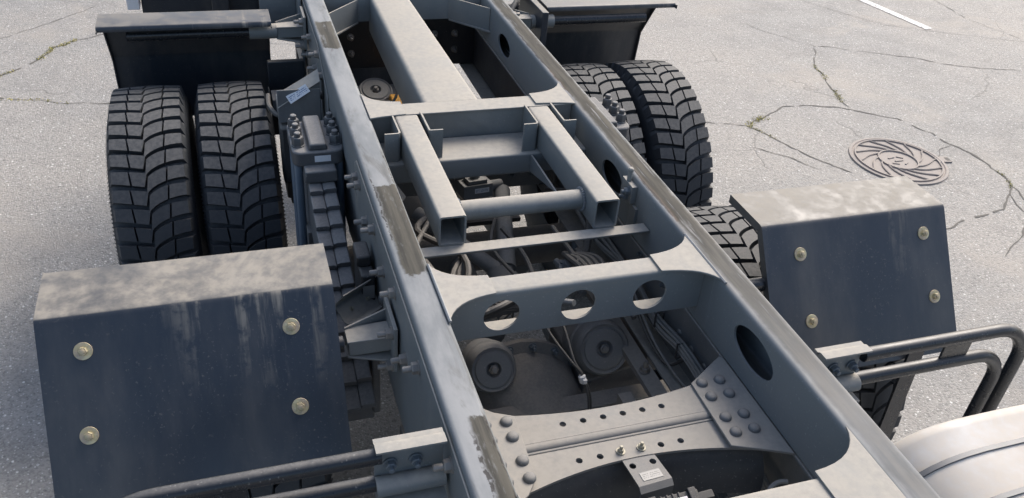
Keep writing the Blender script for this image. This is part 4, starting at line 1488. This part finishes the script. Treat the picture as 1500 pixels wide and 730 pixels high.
# support pipes and tapered arms of the fenders
for s in (-1, 1):
    for (py, pz, fr) in ((3.50, 1.175, True), (1.585, 1.085, False)):
        par = {(-1, True): ff_l, (1, True): ff_r, (-1, False): fn_l, (1, False): fn_r}[(s, fr)]
        yo = 0 if fr else .03
        MB().tube([(s * .56, py + yo, pz), (s * 1.12, py + yo, pz)], .021, 16).obj('support_pipe', 'pipe', par)
        if fr:
            MB().tube([(s * .55, py + yo, pz), (s * .66, py + yo, pz)], .030, 16).obj('pipe_sleeve', 'frame', par)
        # arm: three tapered plates and a base plate on the rail
        xa, xb = s * .437, s * .553
        b = MB()
        yc = py + yo
        b.add([(xa, yc + .055, pz + .055), (xb, yc + .028, pz + .030), (xb, yc + .022, pz + .030), (xa, yc + .049, pz + .055),
               (xa, yc + .055, pz - .055), (xb, yc + .028, pz - .030), (xb, yc + .022, pz - .030), (xa, yc + .049, pz - .055)],
              [(0, 1, 2, 3), (7, 6, 5, 4), (0, 4, 5, 1), (3, 2, 6, 7), (1, 5, 6, 2), (0, 3, 7, 4)])
        b.add([(xa, yc - .030, pz + .026), (xb, yc - .026, pz + .024), (xb, yc + .030, pz + .026), (xa, yc + .034, pz + .028),
               (xa, yc - .030, pz + .020), (xb, yc - .026, pz + .018), (xb, yc + .030, pz + .020), (xa, yc + .034, pz + .022)],
              [(0, 1, 2, 3), (7, 6, 5, 4), (0, 4, 5, 1), (3, 2, 6, 7), (1, 5, 6, 2), (0, 3, 7, 4)])
        b.add([(xa, yc - .045, pz - .040), (xb, yc - .024, pz - .022), (xb, yc + .020, pz - .022), (xa, yc + .045, pz - .040),
               (xa, yc - .045, pz - .046), (xb, yc - .024, pz - .028), (xb, yc + .020, pz - .028), (xa, yc + .045, pz - .046)],
              [(0, 1, 2, 3), (7, 6, 5, 4), (0, 4, 5, 1), (3, 2, 6, 7), (1, 5, 6, 2), (0, 3, 7, 4)])
        b.prof([(yc - .024, pz - .022), (yc + .022, pz - .022), (yc + .022, pz + .020), (yc - .024, pz + .020)], min(xa, xb - s * .004), max(xa, xb - s * .004), 'x')
        b.box(min(s * .4365, s * .4465), max(s * .4365, s * .4465), yc - .062, yc + .075, pz - .062, pz + .075)
        arm = b.obj('fender_arm', 'frame', par, bevel=.0015)
        put(ME_BOLT, par, (s * .447, yc - .045, pz + .052), (s, 0, 0))
        put(ME_BOLT, par, (s * .447, yc - .045, pz - .052), (s, 0, 0))
# flat stay hanging below the right fender
b = MB()
b.box(-.035, .035, -.004, .004, -.40, 0)
b.obj('fender_stay', 'pipe', fn_r, loc=(1.10, 1.43, .905), rot=(R(-6), R(6), R(8)))

# open trough bracket with hose behind the left near fender
b = MB()
mm = frame_to((-.492, 1.83, 1.03), (.55, -.45, .70), (-.8, -.55, 0))
b.strip(round_path2([(-.042, .05), (-.030, 0), (.030, 0), (.042, .05)], .014), .003, -.075, .075, 'y')
b.v = [tuple(mm @ Vector((p[1], p[0], p[2]))) for p in b.v]
tb = b.obj('trough_bracket', 'frame', truck)
for u in (-.04, .03):
    put(ME_ZNUT, tb, mm @ Vector((u, 0, -.006)), mm.to_3x3() @ Vector((0, 0, 1)))
# black control box with label hanging beside the spring
b = MB()
b.box(-.475, -.437, 1.86, 1.99, .86, 1.10)
b.box(-.480, -.440, 1.90, 1.98, 1.10, 1.135)
kb = b.obj('junction_box', 'plastic', truck, bevel=.006)
MB().box(-.016, .016, -.001, 0, -.022, .022).obj('label_sticker', 'label_dark', kb, loc=(-.456, 1.859, 1.045))
# sensor bracket with label beyond the spring clamp
b = MB()
b.box(-.60, -.445, 2.95, 2.956, 1.03, 1.16)
b.prof([(-.445, 1.19), (-.445, 1.03), (-.60, 1.03), (-.60, 1.10)], 2.957, 3.05, 'y')
sb = b.obj('sensor_bracket', 'frame_dark', truck, bevel=.003)
lbm = MB()
lbm.box(-.042, .042, -.016, .016, 0, .0008)
lbm.obj('label_sticker', 'label', sb, loc=(-.525, 2.945, 1.145), rot=(R(55), R(-30), R(6)))
b = MB()
b.add([(-.60, 2.945, 1.092), (-.445, 2.945, 1.19), (-.445, 3.0, 1.215), (-.60, 3.0, 1.117), (-.60, 2.95, 1.088), (-.445, 2.95, 1.186), (-.445, 3.0, 1.205), (-.60, 3.0, 1.107)],
      [(0, 1, 2, 3), (7, 6, 5, 4), (0, 4, 5, 1), (2, 6, 7, 3), (1, 5, 6, 2), (0, 3, 7, 4)])
b.obj('cover_plate', 'frame', sb)
hose([(-.56, 2.97, 1.05), (-.60, 2.985, 1.045), (-.625, 3.06, 1.05), (-.62, 3.2, 1.03)], .009)
MB().tube([(-.50, 2.86, .78), (-.505, 2.87, 1.06)], .014, 12).obj('damper_rod', 'ubolt', truck)
b = MB()
b.box(-.60, -.51, 2.93, 3.02, .78, 1.02)
b.obj('valve_body', 'hose', truck, bevel=.01)

# ---- guard pipes ----------------------------------------------------------
for s in (-1, 1):
    b = MB()
    xb0, xb1 = (.437, .562) if s > 0 else (.437, .572)
    x0, x1 = min(s * xb0, s * xb1), max(s * xb0, s * xb1)
    yb = 1.157 if s > 0 else 1.120
    # C channel open to the front
    b.strip(round_path2([(yb - .042, 1.272), (yb - .016, 1.272), (yb - .016, 1.140), (yb - .062, 1.140)], .008), .005, x0, x1, 'x')
    b.box(x0, x1, yb - .016, yb, 1.267, 1.2715)
    b.tube([(x0, yb - .030, 1.170), (x1, yb - .030, 1.170)], .021, 18)
    gb = b.obj('guard_bracket', 'frame', truck)
    for dx in (.055, .105):
        put(ME_BOLT_S, gb, (s * (.437 + dx), yb - .0168, 1.218), (0, -1, 0))
    b = MB()
    yp = yb - .021
    for (zz, xe, r_) in ((1.247, 1.072, .115), (1.171, 1.020, .095)):
        pts = [(s * .56, yp, zz), (s * .75, yp, zz), (s * (xe - r_), yp, zz)]
        if zz < 1.2:
            pts[0] = (s * .56, yp, zz)
        for k in range(1, 9):
            a = k / 8 * math.pi / 2
            pts.append((s * (xe - r_ + r_ * math.sin(a)), yp - .0, zz - r_ + r_ * math.cos(a)))
        pts += [(s * xe, yp, .85), (s * xe, yp, .62)]
        o = MB().tube(pts, .0165, 18).obj('guard_pipe', 'pipe', truck)
    b.box(s * .845 - .04, s * .845 + .04, yp - .003, yp + .003, 1.178, 1.240)
    b.obj('pipe_web', 'pipe', truck)
    put(ME_BOLT_S, gb, (s * .60, yb - .02, 1.20), (0, -1, 0)) if False else None

# ---- fuel tank on the right ----------------------------------------------
b = MB()
tx, tz = .87, .768
sec = []
for i in range(48):
    a = i / 48 * 2 * math.pi
    c_, s_ = math.cos(a), math.sin(a)
    p_ = .56
    sec.append((math.copysign(abs(c_) ** p_, c_), math.copysign(abs(s_) ** p_, s_)))
rings = [(-.6, .355), (-.595, .37), (.955, .37), (.965, .376), (.985, .376), (.992, .372), (1.0, .355), (1.0, .1)]
vs, fs = [], []
for (yy, rr_) in rings:
    vs += [(tx + p[0] * rr_, yy, tz + p[1] * rr_) for p in sec]
n = 48
for i in range(len(rings) - 1):
    for k in range(n):
        k2 = (k + 1) % n
        fs.append((i * n + k, i * n + k2, (i + 1) * n + k2, (i + 1) * n + k))
fs += [tuple(range(n - 1, -1, -1)), tuple((len(rings) - 1) * n + k for k in range(n))]
b.add(vs, fs)
tank = b.obj('fuel_tank', 'tank', truck, smooth=50)
tank['label'] = 'dusty silver fuel tank beside the right rail'
for yy in (.897, .782):
    b = MB()
    vs, fs = [], []
    for dy in (-.006, .006):
        for rr_ in (.3705, .3755):
            vs += [(tx + p[0] * rr_, yy + dy, tz + p[1] * rr_) for p in sec]
    for k in range(n):
        k2 = (k + 1) % n
        fs += [(k, k2, n + k2, n + k), (n + k, n + k2, 3 * n + k2, 3 * n + k), (2 * n + k, 3 * n + k, 3 * n + k2, 2 * n + k2)]
    b.add(vs, fs)
    b.obj('tank_strap', 'strap', tank)
b = MB()
b.lathe([(.02, 0), (.02, .02), (.026, .022), (.026, .035), (.018, .04)], Matrix.Translation((.80, .70, 1.14)), 12)
b.tube([(.80, .70, 1.175), (.84, .70, 1.185), (.88, .69, 1.165), (.95, .66, 1.155)], .011, 10, 4)
b.lathe([(.016, -.012), (.016, .012)], frame_to((.845, .70, 1.185), (1, 0, -.2)), 10)
b.obj('pipe_fitting', 'plastic', tank)

# ---- tail of the truck ----------------------------------------------------
b = MB()
b.box(-1.15, 1.15, 4.75, 4.85, .95, 1.10)
b.obj('rear_beam', 'chamber', truck, bevel=.005)
for s in (-1, 1):
    yz_plate([(3.55, .95), (4.5, .95), (4.5, 1.27), (3.62, 1.27)], [], s * .4365, .012, s).obj('hinge_plate', 'frame', truck, bevel=.002)
b = MB()
b.box(-.60, -.449, 3.72, 3.735, 1.09, 1.30)
b.obj('rear_bracket', 'frame', truck, bevel=.002)
b = MB()
b.box(-.60, -.449, 3.58, 3.66, .80, .86)
b.obj('rear_stay', 'frame_dark', truck, bevel=.002)
MB().box(-.60, -.449, 3.30, 3.40, .90, .96).obj('rear_stay', 'frame_dark', truck, bevel=.002)
b = MB()
b.box(-1.12, -.52, 4.35, 4.40, .95, 1.24)
b.box(-.80, -.72, 4.30, 4.349, .9, 1.24)
b.box(-.58, -.54, 4.30, 4.349, .9, 1.24)
b.obj('tail_panel', 'chamber', truck, bevel=.004)
b = MB()
b.box(-1.18, -1.125, 4.30, 4.42, 1.0, 1.25)
b.obj('tail_light_guard', 'white', truck, bevel=.004)
b = MB()
b.box(.57, .60, 3.40, 3.75, 1.10, 1.25)
b.obj('inner_guard', 'fender', truck, bevel=.003)
for k in range(5):
    hose([(.45, 3.5 + .05 * k, 1.2), (.52, 3.6, 1.26 - .015 * k), (.56, 3.75 + .03 * k, 1.22), (.5, 3.95, 1.18)], .010, 'hose')
